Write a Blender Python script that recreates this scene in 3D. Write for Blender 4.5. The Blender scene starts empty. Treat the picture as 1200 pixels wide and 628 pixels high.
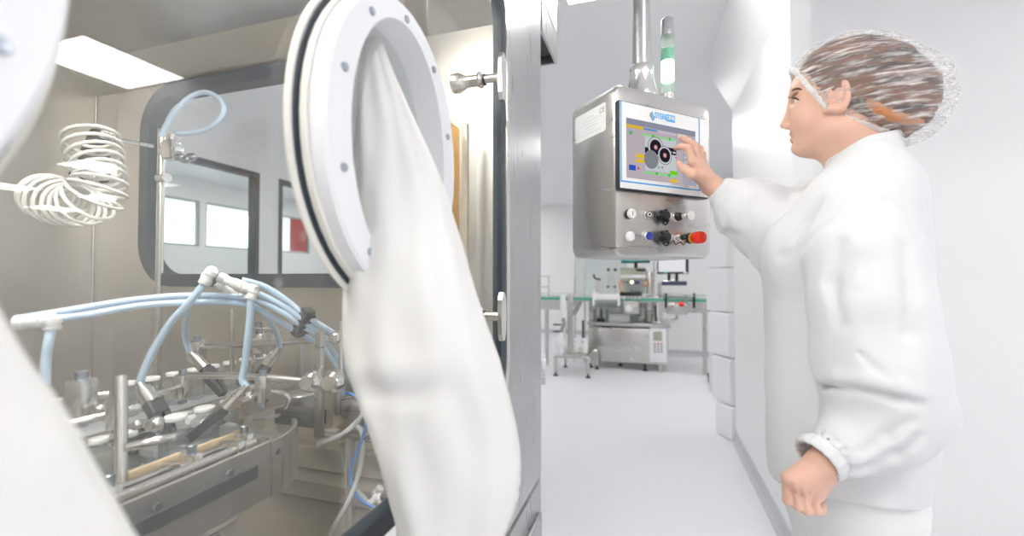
import bpy, bmesh, math, random
import numpy as np
from mathutils import Vector, Matrix
random.seed(7); np.random.seed(7)
S = bpy.context.scene; COL = S.collection
# ------------------------------------------------------------ camera, world, exposure
F = 520.; VPX = 765.; HY = 325.; H = 1.22            # focal length in px (1200 wide), corridor direction, horizon, eye height
yaw = math.atan((VPX-600)/F); pit = math.atan((HY-314)/F)
_c, _s, _cp, _sp = math.cos(yaw), math.sin(yaw), math.cos(pit), math.sin(pit)
RT = np.array([_c, _s, 0.]); FW = np.array([-_s*_cp, _c*_cp, _sp]); UP = np.cross(RT, FW); CP = np.array([0, 0, H])
cam = bpy.data.cameras.new('camera'); camo = bpy.data.objects.new('camera', cam); COL.objects.link(camo)
camo.matrix_world = Matrix(((RT[0], UP[0], -FW[0], 0), (RT[1], UP[1], -FW[1], 0), (RT[2], UP[2], -FW[2], H), (0, 0, 0, 1)))
cam.sensor_width = 36; cam.lens = F/1200*36; cam.clip_start = .02; cam.clip_end = 200
cam.dof.use_dof = True; cam.dof.focus_distance = 1.05; cam.dof.aperture_fstop = 2.4
S.camera = camo
S.view_settings.view_transform = 'Standard'; S.view_settings.look = 'None'
S.view_settings.gamma = 1; S.view_settings.use_curve_mapping = False
S.view_settings.exposure = 0.0
PANEL_W = 17.8        # emission of the ceiling light panels
CHAMBER_W = 165.0       # unseen tube added to brighten the isolator chamber
W = bpy.data.worlds.new('daylight'); S.world = W; W.use_nodes = True
W.node_tree.nodes['Background'].inputs[0].default_value = (.93, .97, 1, 1)
W.node_tree.nodes['Background'].inputs[1].default_value = 3.0
S.cycles.max_bounces = 10; S.cycles.diffuse_bounces = 6; S.cycles.glossy_bounces = 5
S.cycles.transparent_max_bounces = 40; S.cycles.use_denoising = True
S.cycles.sample_clamp_indirect = 6

def ray(x, y): return (x-600)/F*RT-(y-314)/F*UP+FW
def onX(x, y, X): d = ray(x, y); return CP+d*(X/d[0])
def onY(x, y, Y): d = ray(x, y); return CP+d*(Y/d[1])
def onZ(x, y, Z): d = ray(x, y); return CP+d*((Z-H)/d[2])
def atd(x, y, z): return CP+ray(x, y)*z
def onP(x, y, p0, n): d = ray(x, y); return CP+d*(np.dot(np.array(p0)-CP, n)/np.dot(d, n))
V = lambda *a: np.array(a, float)
def unit(v): v = np.array(v, float); return v/max(np.linalg.norm(v), 1e-9)

# ------------------------------------------------------------ materials
MATS = {}
def mat(name, col=(.8, .8, .8), rough=.5, metal=0., spec=.5, emit=None, es=1., sss=0., trans=0., coat=0., bump=None, var=None):
    """bump=(scale,strength,stretch) noise bump; var=(scale,amount) tone variation of the surface itself"""
    if name in MATS: return MATS[name]
    m = bpy.data.materials.new(name); m.use_nodes = True; nt = m.node_tree; b = nt.nodes['Principled BSDF']
    b.inputs['Base Color'].default_value = (*col, 1); b.inputs['Roughness'].default_value = rough
    b.inputs['Metallic'].default_value = metal; b.inputs['Specular IOR Level'].default_value = spec
    b.inputs['Transmission Weight'].default_value = trans; b.inputs['Coat Weight'].default_value = coat
    if emit: b.inputs['Emission Color'].default_value = (*emit, 1); b.inputs['Emission Strength'].default_value = es
    if sss: b.inputs['Subsurface Weight'].default_value = sss; b.inputs['Subsurface Radius'].default_value = (.02, .008, .004); b.inputs['Subsurface Scale'].default_value = .3
    def coords(st):
        tc = nt.nodes.new('ShaderNodeTexCoord'); mp = nt.nodes.new('ShaderNodeMapping'); mp.inputs['Scale'].default_value = st
        nt.links.new(tc.outputs['Object'], mp.inputs[0]); return mp.outputs[0]
    if bump:
        n = nt.nodes.new('ShaderNodeTexNoise'); n.inputs['Scale'].default_value = bump[0]; n.inputs['Detail'].default_value = 4
        nt.links.new(coords(bump[2] if len(bump) > 2 else (1, 1, 1)), n.inputs['Vector'])
        bp = nt.nodes.new('ShaderNodeBump'); bp.inputs['Strength'].default_value = bump[1]; bp.inputs['Distance'].default_value = .01
        nt.links.new(n.outputs[0], bp.inputs['Height']); nt.links.new(bp.outputs[0], b.inputs['Normal'])
    if var:
        n = nt.nodes.new('ShaderNodeTexNoise'); n.inputs['Scale'].default_value = var[0]; n.inputs['Detail'].default_value = 5
        nt.links.new(coords(var[2] if len(var) > 2 else (1, 1, 1)), n.inputs['Vector'])
        r = nt.nodes.new('ShaderNodeMapRange'); r.inputs[1].default_value = .3; r.inputs[2].default_value = .7
        r.inputs[3].default_value = rough*(1-var[1]); r.inputs[4].default_value = rough*(1+var[1])
        nt.links.new(n.outputs[0], r.inputs[0]); nt.links.new(r.outputs[0], b.inputs['Roughness'])
        mx = nt.nodes.new('ShaderNodeMix'); mx.data_type = 'RGBA'; k = 1-var[1]*.4
        mx.inputs[6].default_value = (col[0]*k, col[1]*k, col[2]*k, 1); mx.inputs[7].default_value = (*col, 1)
        nt.links.new(n.outputs[0], mx.inputs[0]); nt.links.new(mx.outputs[2], b.inputs['Base Color'])
    MATS[name] = m; return m

def glassy(name, tint=(1, 1, 1), ior=1.45, rough=.0, haze=None, hazecol=(.9, .9, .9)):
    """thin clear sheet: transparent body + Fresnel mirror; haze=(base,noise amount,scale): dust film, smears and reflected light painted into the sheet"""
    if name in MATS: return MATS[name]
    m = bpy.data.materials.new(name); m.use_nodes = True; nt = m.node_tree
    for n in list(nt.nodes): nt.nodes.remove(n)
    o = nt.nodes.new('ShaderNodeOutputMaterial'); t = nt.nodes.new('ShaderNodeBsdfTransparent'); t.inputs[0].default_value = (*tint, 1)
    g = nt.nodes.new('ShaderNodeBsdfGlossy'); g.inputs['Roughness'].default_value = rough
    fr = nt.nodes.new('ShaderNodeFresnel'); ge = nt.nodes.new('ShaderNodeNewGeometry'); ma = nt.nodes.new('ShaderNodeMath'); ma.operation = 'MULTIPLY_ADD'
    ma.inputs[1].default_value = 1/ior-ior; ma.inputs[2].default_value = ior; nt.links.new(ge.outputs['Backfacing'], ma.inputs[0]); nt.links.new(ma.outputs[0], fr.inputs[0])   # same mirror strength on both faces of a thin sheet
    mx = nt.nodes.new('ShaderNodeMixShader'); nt.links.new(fr.outputs[0], mx.inputs[0]); nt.links.new(g.outputs[0], mx.inputs[2])
    src = t.outputs[0]
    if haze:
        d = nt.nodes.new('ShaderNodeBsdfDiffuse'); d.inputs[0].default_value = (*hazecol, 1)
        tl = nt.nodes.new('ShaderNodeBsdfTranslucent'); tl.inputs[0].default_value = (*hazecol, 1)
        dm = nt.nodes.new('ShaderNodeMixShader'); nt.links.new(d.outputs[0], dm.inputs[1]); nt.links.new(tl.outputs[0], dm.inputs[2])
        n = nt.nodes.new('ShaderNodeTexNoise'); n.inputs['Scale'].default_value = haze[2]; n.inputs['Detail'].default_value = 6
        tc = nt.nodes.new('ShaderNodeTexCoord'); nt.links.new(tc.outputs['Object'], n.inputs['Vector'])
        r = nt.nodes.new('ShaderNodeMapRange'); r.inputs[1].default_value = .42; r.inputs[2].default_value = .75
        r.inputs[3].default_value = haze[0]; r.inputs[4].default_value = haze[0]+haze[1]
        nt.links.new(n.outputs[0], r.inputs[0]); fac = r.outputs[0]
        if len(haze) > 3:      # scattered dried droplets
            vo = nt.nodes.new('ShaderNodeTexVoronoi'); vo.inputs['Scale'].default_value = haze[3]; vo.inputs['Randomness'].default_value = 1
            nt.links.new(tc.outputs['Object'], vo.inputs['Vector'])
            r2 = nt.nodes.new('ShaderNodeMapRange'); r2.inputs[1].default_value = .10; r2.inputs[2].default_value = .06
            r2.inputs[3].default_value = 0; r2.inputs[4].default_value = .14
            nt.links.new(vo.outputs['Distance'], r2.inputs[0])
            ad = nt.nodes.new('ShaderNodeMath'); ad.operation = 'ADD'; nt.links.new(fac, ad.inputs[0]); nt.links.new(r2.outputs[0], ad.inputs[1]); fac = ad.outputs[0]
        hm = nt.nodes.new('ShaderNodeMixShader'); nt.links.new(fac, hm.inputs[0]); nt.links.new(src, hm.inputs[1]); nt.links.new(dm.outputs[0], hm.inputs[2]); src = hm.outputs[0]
    nt.links.new(src, mx.inputs[1]); nt.links.new(mx.outputs[0], o.inputs[0]); MATS[name] = m; return m

def emis(name, col, s):
    if name in MATS: return MATS[name]
    m = bpy.data.materials.new(name); m.use_nodes = True; nt = m.node_tree
    for n in list(nt.nodes): nt.nodes.remove(n)
    o = nt.nodes.new('ShaderNodeOutputMaterial'); e = nt.nodes.new('ShaderNodeEmission'); e.inputs[0].default_value = (*col, 1); e.inputs[1].default_value = s
    nt.links.new(e.outputs[0], o.inputs[0]); MATS[name] = m; return m

M_wall = mat('white_wall_paint', (.86, .865, .87), .45, bump=(40, .02))
M_part = mat('white_gloss_panel', (.88, .885, .89), .36)
M_ceil = mat('ceiling_panel', (.87, .875, .88), .6)
M_floor = mat('epoxy_floor', (.78, .78, .815), .32, var=(.8, .08))
M_base = mat('grey_cove_base', (.55, .56, .59), .4)
M_steel = mat('brushed_steel', (.61, .595, .57), .30, 1., var=(5, .14, (1, 1, 10)))
M_steelv = mat('satin_steel_frame', (.56, .565, .57), .30, 1., var=(6, .12, (10, 10, 1)))
M_cham = mat('warm_satin_steel', (.69, .66, .61), .40, 1., var=(3, .16, (1, 1, 3)))
M_chrome = mat('polished_steel', (.84, .82, .79), .22, 1.)
M_bolt = mat('zinc_bolt', (.42, .46, .52), .3, 1.)
M_white = mat('white_plastic', (.86, .86, .855), .35)
M_whitepaint = mat('white_lacquer', (.87, .875, .885), .3)
M_ring = mat('white_port_ring', (.84, .845, .87), .3)
M_cream = mat('cream_silicone', (.80, .785, .73), .4)
M_sleeve = mat('white_sleeve_rubber', (.78, .775, .755), .5, bump=(6, .10))
M_dark = mat('dark_rubber', (.028, .034, .042), .42)
M_gasket = mat('grey_rubber_gasket', (.030, .040, .052), .45, spec=.3)
M_black = mat('black_plastic', (.012, .012, .014), .35)
M_blackg = mat('black_grip', (.045, .044, .042), .45)
M_grey = mat('grey_plastic', (.33, .34, .35), .45)
M_beige = mat('beige_enamel', (.66, .64, .53), .45)
M_hose = mat('milky_blue_hose', (.58, .73, .90), .3, trans=.0, sss=.0)
M_hoseclear = mat('milky_clear_hose', (.72, .74, .74), .25)
M_blue = mat('bright_blue_tube', (.10, .30, .78), .3)
M_coil = mat('milky_coil_hose', (.87, .865, .82), .3)
M_red = mat('red_plastic', (.85, .035, .015), .3)
M_yellow = mat('yellow_plastic', (.85, .55, .02), .4)
M_bluebtn = mat('blue_button', (.03, .05, .35), .3)
M_green = mat('green_belt', (.05, .42, .27), .5)
M_brass = mat('tan_guide_plastic', (.70, .55, .34), .4)
M_cap = mat('white_stopper', (.88, .88, .87), .4)
M_orange = mat('orange_plastic', (.85, .28, .04), .4)
M_navy = mat('navy_plastic', (.06, .07, .13), .4)
M_frost = mat('clear_film', (.78, .80, .82), .3)
G_pane = glassy('pane_glass', (.965, .985, .975), 1.8, haze=(.03, .14, 4.5, 14.))  # milky film: dust plus pale reflection of the bright room, put into the colour
G_win = glassy('window_glass', (.95, .97, .965), 1.4)
G_vial = glassy('vial_glass', (.86, .89, .885), 1.65, haze=(.05, .06, 60))
G_guard = glassy('guard_acrylic', (.93, .96, .95), 1.35)
G_amber = glassy('amber_reflection_tint', (1., .72, .22), 1.35, haze=(.25, .1, 5), hazecol=(.9, .62, .12))  # colour of a yellow reflection in the door glass, put into a sheet
G_lens = glassy('clear_lens', (.85, .95, .88), 1.3, haze=(.3, .05, 5))
M_coat = mat('white_cotton', (.72, .725, .74), .8, spec=.2, bump=(260, .05))
M_trouser = mat('white_cotton_trouser', (.77, .77, .775), .85, spec=.2, bump=(220, .05))

# ------------------------------------------------------------ mesh builder
def wloc(o):
    v = Vector((0, 0, 0))
    while o: v = v+o.location; o = o.parent
    return v
def frame(z, hint=None):
    z = Vector(z).normalized(); h = Vector(hint) if hint is not None else (Vector((0, 0, 1)) if abs(z.z) < .95 else Vector((1, 0, 0)))
    x = h.cross(z).normalized(); y = z.cross(x); return x, y, z
class MB:
    def __init__(s): s.bm = bmesh.new(); s.mi = 0; s.mats = []
    def use(s, m):
        if m not in s.mats: s.mats.append(m)
        s.mi = s.mats.index(m); return s
    def _f(s, vs):
        try: f = s.bm.faces.new(vs); f.material_index = s.mi; return f
        except ValueError: return None
    def mesh(s, verts, faces):
        vs = [s.bm.verts.new(tuple(v)) for v in verts]
        for f in faces: s._f([vs[i] for i in f])
        return s
    def box(s, c, size, ax=None, bev=0., seg=2):
        """box with centre c, full size, axes ax (three vectors)"""
        ax = [Vector(a) for a in (ax or ((1, 0, 0), (0, 1, 0), (0, 0, 1)))]; c = Vector(c)
        t = bmesh.new(); vs = []
        for i in (-1, 1):
            for j in (-1, 1):
                for k in (-1, 1): vs.append(t.verts.new(c+ax[0]*(i*size[0]/2)+ax[1]*(j*size[1]/2)+ax[2]*(k*size[2]/2)))
        for f in ((0, 1, 3, 2), (4, 6, 7, 5), (0, 4, 5, 1), (2, 3, 7, 6), (0, 2, 6, 4), (1, 5, 7, 3)): t.faces.new([vs[i] for i in f])
        if bev > 0: bmesh.ops.bevel(t, geom=list(t.edges), offset=min(bev, min(size)*.45), segments=seg, affect='EDGES', profile=.5)
        s._join(t); return s
    def bx(s, x0, x1, y0, y1, z0, z1, bev=0.): return s.box(((x0+x1)/2, (y0+y1)/2, (z0+z1)/2), (abs(x1-x0), abs(y1-y0), abs(z1-z0)), None, bev)
    def _join(s, t):
        bmesh.ops.recalc_face_normals(t, faces=t.faces)
        mp = {}
        for v in t.verts: mp[v] = s.bm.verts.new(v.co)
        for f in t.faces: s._f([mp[v] for v in f.verts])
        t.free()
    def lathe(s, base, axis, prof, seg=24, hint=None, sx=1., sy=1.):
        """prof: (r, h) pairs along axis; sx, sy stretch the circle to an oval"""
        x, y, z = frame(axis, hint); b = Vector(base); t = bmesh.new(); rings = []
        for r, h in prof:
            if r < 1e-6: rings.append([t.verts.new(b+z*h)])
            else: rings.append([t.verts.new(b+z*h+x*(r*sx*math.cos(2*math.pi*i/seg))+y*(r*sy*math.sin(2*math.pi*i/seg))) for i in range(seg)])
        for a, c in zip(rings, rings[1:]):
            for i in range(seg):
                j = (i+1) % seg
                if len(a) == 1 and len(c) == 1: continue
                if len(a) == 1: t.faces.new((a[0], c[i], c[j]))
                elif len(c) == 1: t.faces.new((a[i], a[j], c[0]))
                else: t.faces.new((a[i], a[j], c[j], c[i]))
        s._join(t); return s
    def cyl(s, p0, p1, r, r1=None, seg=16, bev=.0):
        p0 = Vector(p0); p1 = Vector(p1); L = (p1-p0).length; r1 = r if r1 is None else r1; b = min(bev, L*.4, r*.5)
        if b > 0: pr = [(0, 0), (r-b, 0), (r, b), (r1, L-b), (r1-b, L), (0, L)]
        else: pr = [(0, 0), (r, 0), (r1, L), (0, L)]
        return s.lathe(p0, p1-p0, pr, seg)
    def sph(s, c, r, seg=16, sc=(1, 1, 1), ax=None):
        n = seg//2; pr = [(math.sin(math.pi*i/n), -math.cos(math.pi*i/n)) for i in range(n+1)]; pr[0] = (0, -1); pr[-1] = (0, 1)
        ax = [Vector(a) for a in (ax or ((1, 0, 0), (0, 1, 0), (0, 0, 1)))]; c = Vector(c); t = bmesh.new(); rings = []
        for q, h in pr:
            k = 1 if q < 1e-6 else seg
            rings.append([t.verts.new(c+ax[0]*(r*sc[0]*q*math.cos(2*math.pi*i/seg))+ax[1]*(r*sc[1]*q*math.sin(2*math.pi*i/seg))+ax[2]*(r*sc[2]*h)) for i in range(k)])
        for a, b in zip(rings, rings[1:]):
            for i in range(seg):
                j = (i+1) % seg
                if len(a) == 1: t.faces.new((a[0], b[j], b[i]))
                elif len(b) == 1: t.faces.new((a[i], a[j], b[0]))
                else: t.faces.new((a[i], a[j], b[j], b[i]))
        s._join(t); return s
    def tube(s, pts, r, seg=10, n=8, closed=False, caps=True):
        P = smooth(pts, n, closed) if n > 1 else [Vector(p) for p in pts]
        N = len(P); rad = r if hasattr(r, '__len__') else None; t = bmesh.new(); rings = []; x = None
        for i, p in enumerate(P):
            if closed: d = P[(i+1) % N]-P[i-1]
            else: d = P[min(i+1, N-1)]-P[max(i-1, 0)]
            d = d.normalized()
            if x is None: x, y, _ = frame(d)
            else: x = (x-d*x.dot(d)).normalized(); y = d.cross(x)
            if rad is not None:
                u = i/(N-1)*(len(rad)-1); k = min(int(u), len(rad)-2); rr = rad[k]+(rad[k+1]-rad[k])*(u-k)
            else: rr = r
            rings.append([t.verts.new(p+x*(rr*math.cos(2*math.pi*j/seg))+y*(rr*math.sin(2*math.pi*j/seg))) for j in range(seg)])
        M = N if closed else N-1
        for i in range(M):
            a, b = rings[i], rings[(i+1) % N]
            for j in range(seg): t.faces.new((a[j], a[(j+1) % seg], b[(j+1) % seg], b[j]))
        if not closed and caps: t.faces.new(rings[0][::-1]); t.faces.new(rings[-1])
        s._join(t); return s
    def prism(s, poly, d, both=True):
        """closed polygon of 3-D points extruded by vector d"""
        a = [Vector(p) for p in poly]; d = Vector(d); t = bmesh.new()
        A = [t.verts.new(p) for p in a]; B = [t.verts.new(p+d) for p in a]; n = len(a)
        t.faces.new(A); t.faces.new(B[::-1])
        for i in range(n): t.faces.new((A[i], B[i], B[(i+1) % n], A[(i+1) % n]))
        s._join(t); return s
    def frame_(s, outer, inner, d):
        """ring-shaped plate between two closed outlines with the same number of points, extruded by d"""
        d = Vector(d); t = bmesh.new(); n = len(outer)
        o = [t.verts.new(Vector(p)) for p in outer]; i_ = [t.verts.new(Vector(p)) for p in inner]
        O = [t.verts.new(Vector(p)+d) for p in outer]; I = [t.verts.new(Vector(p)+d) for p in inner]
        for k in range(n):
            j = (k+1) % n
            t.faces.new((o[k], o[j], i_[j], i_[k])); t.faces.new((O[k], I[k], I[j], O[j]))
            t.faces.new((o[k], O[k], O[j], o[j])); t.faces.new((i_[k], i_[j], I[j], I[k]))
        s._join(t); return s
    def build(s, name, m=None, parent=None, smooth_=True, local=False, angle=40):
        me = bpy.data.meshes.new(name)
        if not local and parent:
            w = wloc(parent)
            for v in s.bm.verts: v.co -= w
        s.bm.to_mesh(me); s.bm.free()
        for x in (s.mats or [m]): me.materials.append(x)
        o = bpy.data.objects.new(name, me); COL.objects.link(o)
        if parent: o.parent = parent
        if smooth_:
            me.polygons.foreach_set('use_smooth', [True]*len(me.polygons))
            try: me.set_sharp_from_angle(angle=math.radians(angle))
            except Exception: pass
        return o
def smooth(pts, n=8, closed=False):
    P = [Vector(p) for p in pts]; N = len(P); out = []
    if N == 2: return [P[0].lerp(P[1], i/n) for i in range(n+1)]
    for i in range(N if closed else N-1):
        if closed: a, b, c, d = P[i-1], P[i], P[(i+1) % N], P[(i+2) % N]
        else: a, b, c, d = P[max(i-1, 0)], P[i], P[i+1], P[min(i+2, N-1)]
        for k in range(n):
            t = k/n
            out.append(.5*((2*b)+(c-a)*t+(2*a-5*b+4*c-d)*t*t+(3*b-a-3*c+d)*t**3))
    if not closed: out.append(P[-1])
    return out
def rrect(u0, u1, v0, v1, r, f, n=8):
    """rounded rectangle outline, f(u, v) -> point"""
    out = []
    for (cu, cv, a0) in ((u1-r, v1-r, 0), (u0+r, v1-r, 90), (u0+r, v0+r, 180), (u1-r, v0+r, 270)):
        for k in range(n+1):
            a = math.radians(a0+90*k/n); out.append(f(cu+r*math.cos(a), cv+r*math.sin(a)))
    return out
def tag(o, label=None, cat=None, group=None, kind=None):
    for k, v in (('label', label), ('category', cat), ('group', group), ('kind', kind)):
        if v: o[k] = v
    return o
def thing(name, label, cat, loc=(0, 0, 0), group=None, rz=0):
    o = bpy.data.objects.new(name, None); COL.objects.link(o); o.empty_display_size = .05
    o.location = tuple(float(v) for v in loc); o.rotation_euler = (0, 0, rz); return tag(o, label, cat, group)
def struct(o): o['kind'] = 'structure'; return o
def copy_tree(o, parent=None):
    c = o.copy(); COL.objects.link(c)
    if parent: c.parent = parent
    for ch in list(o.children): copy_tree(ch, c)
    return c
def text_mesh(txt, name, m, origin, ux, uy, height, parent, depth=.0006, align='CENTER', space=1.):
    cu = bpy.data.curves.new('lettering', 'FONT'); cu.body = txt; cu.size = 1; cu.align_x = align; cu.align_y = 'CENTER'; cu.extrude = .03; cu.space_character = space
    t = bpy.data.objects.new('lettering', cu); COL.objects.link(t); bpy.context.view_layer.update()
    me = bpy.data.meshes.new_from_object(t.evaluated_get(bpy.context.evaluated_depsgraph_get()))
    bpy.data.objects.remove(t); bpy.data.curves.remove(cu)
    ux = Vector(unit(ux)); uy = Vector(unit(uy)); un = ux.cross(uy); k = height/.72; w = wloc(parent)
    for v in me.vertices: v.co = Vector(origin)+ux*(v.co.x*k)+uy*(v.co.y*k)+un*(v.co.z/.03*depth)-w
    me.materials.clear(); me.materials.append(m); me.name = name
    o = bpy.data.objects.new(name, me); COL.objects.link(o); o.parent = parent; return o

# ------------------------------------------------------------ signed-distance sculpting (for body, cloth, hair)
class SDF:
    def __init__(s, lo, hi, h):
        s.lo = np.array(lo, float); s.h = h; s.n = np.ceil((np.array(hi)-s.lo)/h).astype(int)+1
        s.f = np.full(s.n, .5, np.float32); s.ax = [s.lo[i]+h*np.arange(s.n[i]) for i in range(3)]
    def sub(s, lo, hi):
        i0 = np.clip(np.floor((np.array(lo)-s.lo)/s.h).astype(int), 0, s.n); i1 = np.clip(np.ceil((np.array(hi)-s.lo)/s.h).astype(int)+1, 0, s.n)
        sl = tuple(slice(a, b) for a, b in zip(i0, i1))
        return sl, [s.ax[0][sl[0]][:, None, None], s.ax[1][sl[1]][None, :, None], s.ax[2][sl[2]][None, None, :]]
    def op(s, sl, d, k, mode='u'):
        a = s.f[sl]
        if mode == 's': d = -d
        if k > 0: hh = np.clip(.5+.5*(d-a)/k*(1 if mode == 'u' else -1), 0, 1)
        if mode == 'u': s.f[sl] = (d*(1-hh)+a*hh-k*hh*(1-hh)) if k > 0 else np.minimum(a, d)
        else: s.f[sl] = (d*(1-hh)+a*hh+k*hh*(1-hh)) if k > 0 else np.maximum(a, d)
    def cone(s, p, q, r0, r1, k=.01, mode='u'):
        p = np.array(p, float); q = np.array(q, float); m = max(r0, r1)+k+4*s.h
        sl, (x, y, z) = s.sub(np.minimum(p, q)-m, np.maximum(p, q)+m); v = q-p; L2 = max(float(v@v), 1e-9)
        t = np.clip(((x-p[0])*v[0]+(y-p[1])*v[1]+(z-p[2])*v[2])/L2, 0, 1)
        d = np.sqrt((x-p[0]-t*v[0])**2+(y-p[1]-t*v[1])**2+(z-p[2]-t*v[2])**2)-(r0+(r1-r0)*t)
        s.op(sl, d, k, mode); return s
    def chain(s, pts, rs, k=.01, mode='u'):
        for i in range(len(pts)-1): s.cone(pts[i], pts[i+1], rs[i], rs[i+1], k, mode)
        return s
    def ell(s, c, rad, ax, k=.01, mode='u'):
        c = np.array(c, float); m = max(rad)+k+4*s.h; sl, (x, y, z) = s.sub(c-m, c+m); X, Y, Z = x-c[0], y-c[1], z-c[2]
        a = [(X*e[0]+Y*e[1]+Z*e[2]) for e in ax]
        k0 = np.sqrt(sum((u/r)**2 for u, r in zip(a, rad))); k1 = np.sqrt(sum((u/r/r)**2 for u, r in zip(a, rad)))
        s.op(sl, k0*(k0-1)/np.maximum(k1, 1e-6), k, mode); return s
    def stack(s, zs, cx, cy, fa, la, ff, ll, k=.02, mode='u', power=2.):
        """body of ellipses: at height z centre (cx, cy), half-sizes fa along ff and la along ll"""
        z0, z1 = min(zs), max(zs); m = .1
        sl, (x, y, z) = s.sub((s.lo[0], s.lo[1], z0-m), (s.lo[0]+s.h*s.n[0], s.lo[1]+s.h*s.n[1], z1+m))
        it = lambda t: np.interp(z, zs, t)
        X, Y = x-it(cx), y-it(cy); a, b = it(fa), it(la); u = (X*ff[0]+Y*ff[1])/a; w = (X*ll[0]+Y*ll[1])/b
        r = (np.abs(u)**power+np.abs(w)**power)**(1/power)
        d = (r-1)*np.minimum(a, b); dz = np.maximum(z0-z, z-z1); d = np.maximum(d, dz+0*d); s.op(sl, d, k, mode); return s
    def plane_cut(s, p, n, k=0.):
        x, y, z = s.ax[0][:, None, None], s.ax[1][None, :, None], s.ax[2][None, None, :]
        d = (x-p[0])*n[0]+(y-p[1])*n[1]+(z-p[2])*n[2]; s.f = np.maximum(s.f, d.astype(np.float32)); return s
    def wrinkle(s, scale, amp, stretch=(1, 1, 1), seed=0, lo=None, hi=None):
        sl, (x, y, z) = s.sub(lo if lo is not None else s.lo, hi if hi is not None else s.lo+s.h*s.n)
        s.f[sl] += (amp*vnoise(x*stretch[0]/scale, y*stretch[1]/scale, z*stretch[2]/scale, seed)).astype(np.float32); return s
    def hit(s, x, y, sink=0., t0=.5, t1=1.5):
        d = ray(x, y); ts = np.arange(t0, t1, s.h*.4); p = CP+d[None, :]*ts[:, None]
        i = np.round((p-s.lo)/s.h).astype(int); ok = ((i >= 0) & (i < s.n)).all(1); i = np.clip(i, 0, s.n-1)
        w = np.argwhere((s.f[tuple(i.T)] < 0) & ok)
        return p[w[0, 0]]+unit(d)*sink if len(w) else None
    def crease(s, px, r=.005, k=.01, mode='s', sink=0.):
        P_ = [s.hit(x, y, sink) for x, y in px]; P_ = [p for p in P_ if p is not None]
        if len(P_) > 1: s.chain(P_, [r*.5]+[r]*(len(P_)-2)+[r*.5], k, mode)
        return s
    def net(s):
        f = s.f; ins = f < 0; n = np.array(f.shape); nc = n-1; cnt = np.zeros(nc, np.int8)
        for i in (0, 1):
            for j in (0, 1):
                for k in (0, 1): cnt += ins[i:i+nc[0], j:j+nc[1], k:k+nc[2]]
        act = np.argwhere((cnt > 0) & (cnt < 8)); idx = -np.ones(nc, np.int64); idx[tuple(act.T)] = np.arange(len(act))
        acc = np.zeros((len(act), 3)); w = np.zeros(len(act)); co = [(i, j, k) for i in (0, 1) for j in (0, 1) for k in (0, 1)]
        val = {c: f[act[:, 0]+c[0], act[:, 1]+c[1], act[:, 2]+c[2]] for c in co}
        for a in co:
            for d in range(3):
                if a[d]: continue
                b = list(a); b[d] = 1; b = tuple(b); va, vb = val[a], val[b]; m = (va < 0) != (vb < 0)
                t = np.where(m, va/np.where(m, va-vb, 1), 0); p = np.array(a, float)[None, :].repeat(len(act), 0); p[:, d] += t
                acc[m] += p[m]; w[m] += 1
        vert = s.lo+s.h*(act+acc/w[:, None]); quads = []
        for d in range(3):
            e = [1, 1, 1]; e[d] = 0
            a = f[tuple(slice(e[q], n[q]-1 if True else None) for q in range(3))]
            sh = [slice(e[q], n[q]-1) for q in range(3)]; sh[d] = slice(1, n[d])
            b = f[tuple(sh)]; base = np.argwhere((a < 0) != (b < 0))
            neg = a[tuple(base.T)] < 0; base = base+np.array(e)
            d1, d2 = (d+1) % 3, (d+2) % 3; o1 = np.zeros(3, int); o1[d1] = 1; o2 = np.zeros(3, int); o2[d2] = 1
            q = np.stack([idx[tuple((base-o1-o2).T)], idx[tuple((base-o2).T)], idx[tuple(base.T)], idx[tuple((base-o1).T)]], 1)
            q = np.where(neg[:, None], q, q[:, ::-1]); quads.append(q[(q >= 0).all(1)])
        return vert, np.concatenate(quads)
def vnoise(x, y, z, seed=0):
    r = np.random.RandomState(seed).rand(32, 32, 32).astype(np.float32)*2-1
    x, y, z = np.broadcast_arrays(x, y, z); xi, yi, zi = np.floor(x).astype(int), np.floor(y).astype(int), np.floor(z).astype(int)
    fx, fy, fz = x-xi, y-yi, z-zi; sm = lambda t: t*t*(3-2*t); fx, fy, fz = sm(fx), sm(fy), sm(fz); out = 0
    for i in (0, 1):
        for j in (0, 1):
            for k in (0, 1):
                out = out+r[(xi+i) & 31, (yi+j) & 31, (zi+k) & 31]*(fx if i else 1-fx)*(fy if j else 1-fy)*(fz if k else 1-fz)
    return out
def np_mesh(name, v, q, m, parent, relax=1, keep=None):
    if keep is not None: q = q[keep(v[q].mean(1))]; used = np.unique(q); mp = -np.ones(len(v), int); mp[used] = np.arange(len(used)); v = v[used]; q = mp[q]
    for _ in range(relax):     # light Laplacian polish
        acc = np.zeros_like(v); c = np.zeros(len(v))
        for a, b in ((0, 1), (1, 2), (2, 3), (3, 0)):
            np.add.at(acc, q[:, a], v[q[:, b]]); np.add.at(acc, q[:, b], v[q[:, a]]); np.add.at(c, q[:, a], 1); np.add.at(c, q[:, b], 1)
        v = v*.5+.5*acc/np.maximum(c, 1)[:, None]
    w = np.array(wloc(parent)) if parent else 0; me = bpy.data.meshes.new(name)
    me.vertices.add(len(v)); me.vertices.foreach_set('co', (v-w).ravel()); me.loops.add(q.size); me.loops.foreach_set('vertex_index', q.ravel())
    me.polygons.add(len(q)); me.polygons.foreach_set('loop_start', np.arange(0, q.size, 4))
    me.update(calc_edges=True); me.validate(); me.polygons.foreach_set('use_smooth', [True]*len(me.polygons)); me.materials.append(m)
    o = bpy.data.objects.new(name, me); COL.objects.link(o)
    if parent: o.parent = parent
    return o

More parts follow.
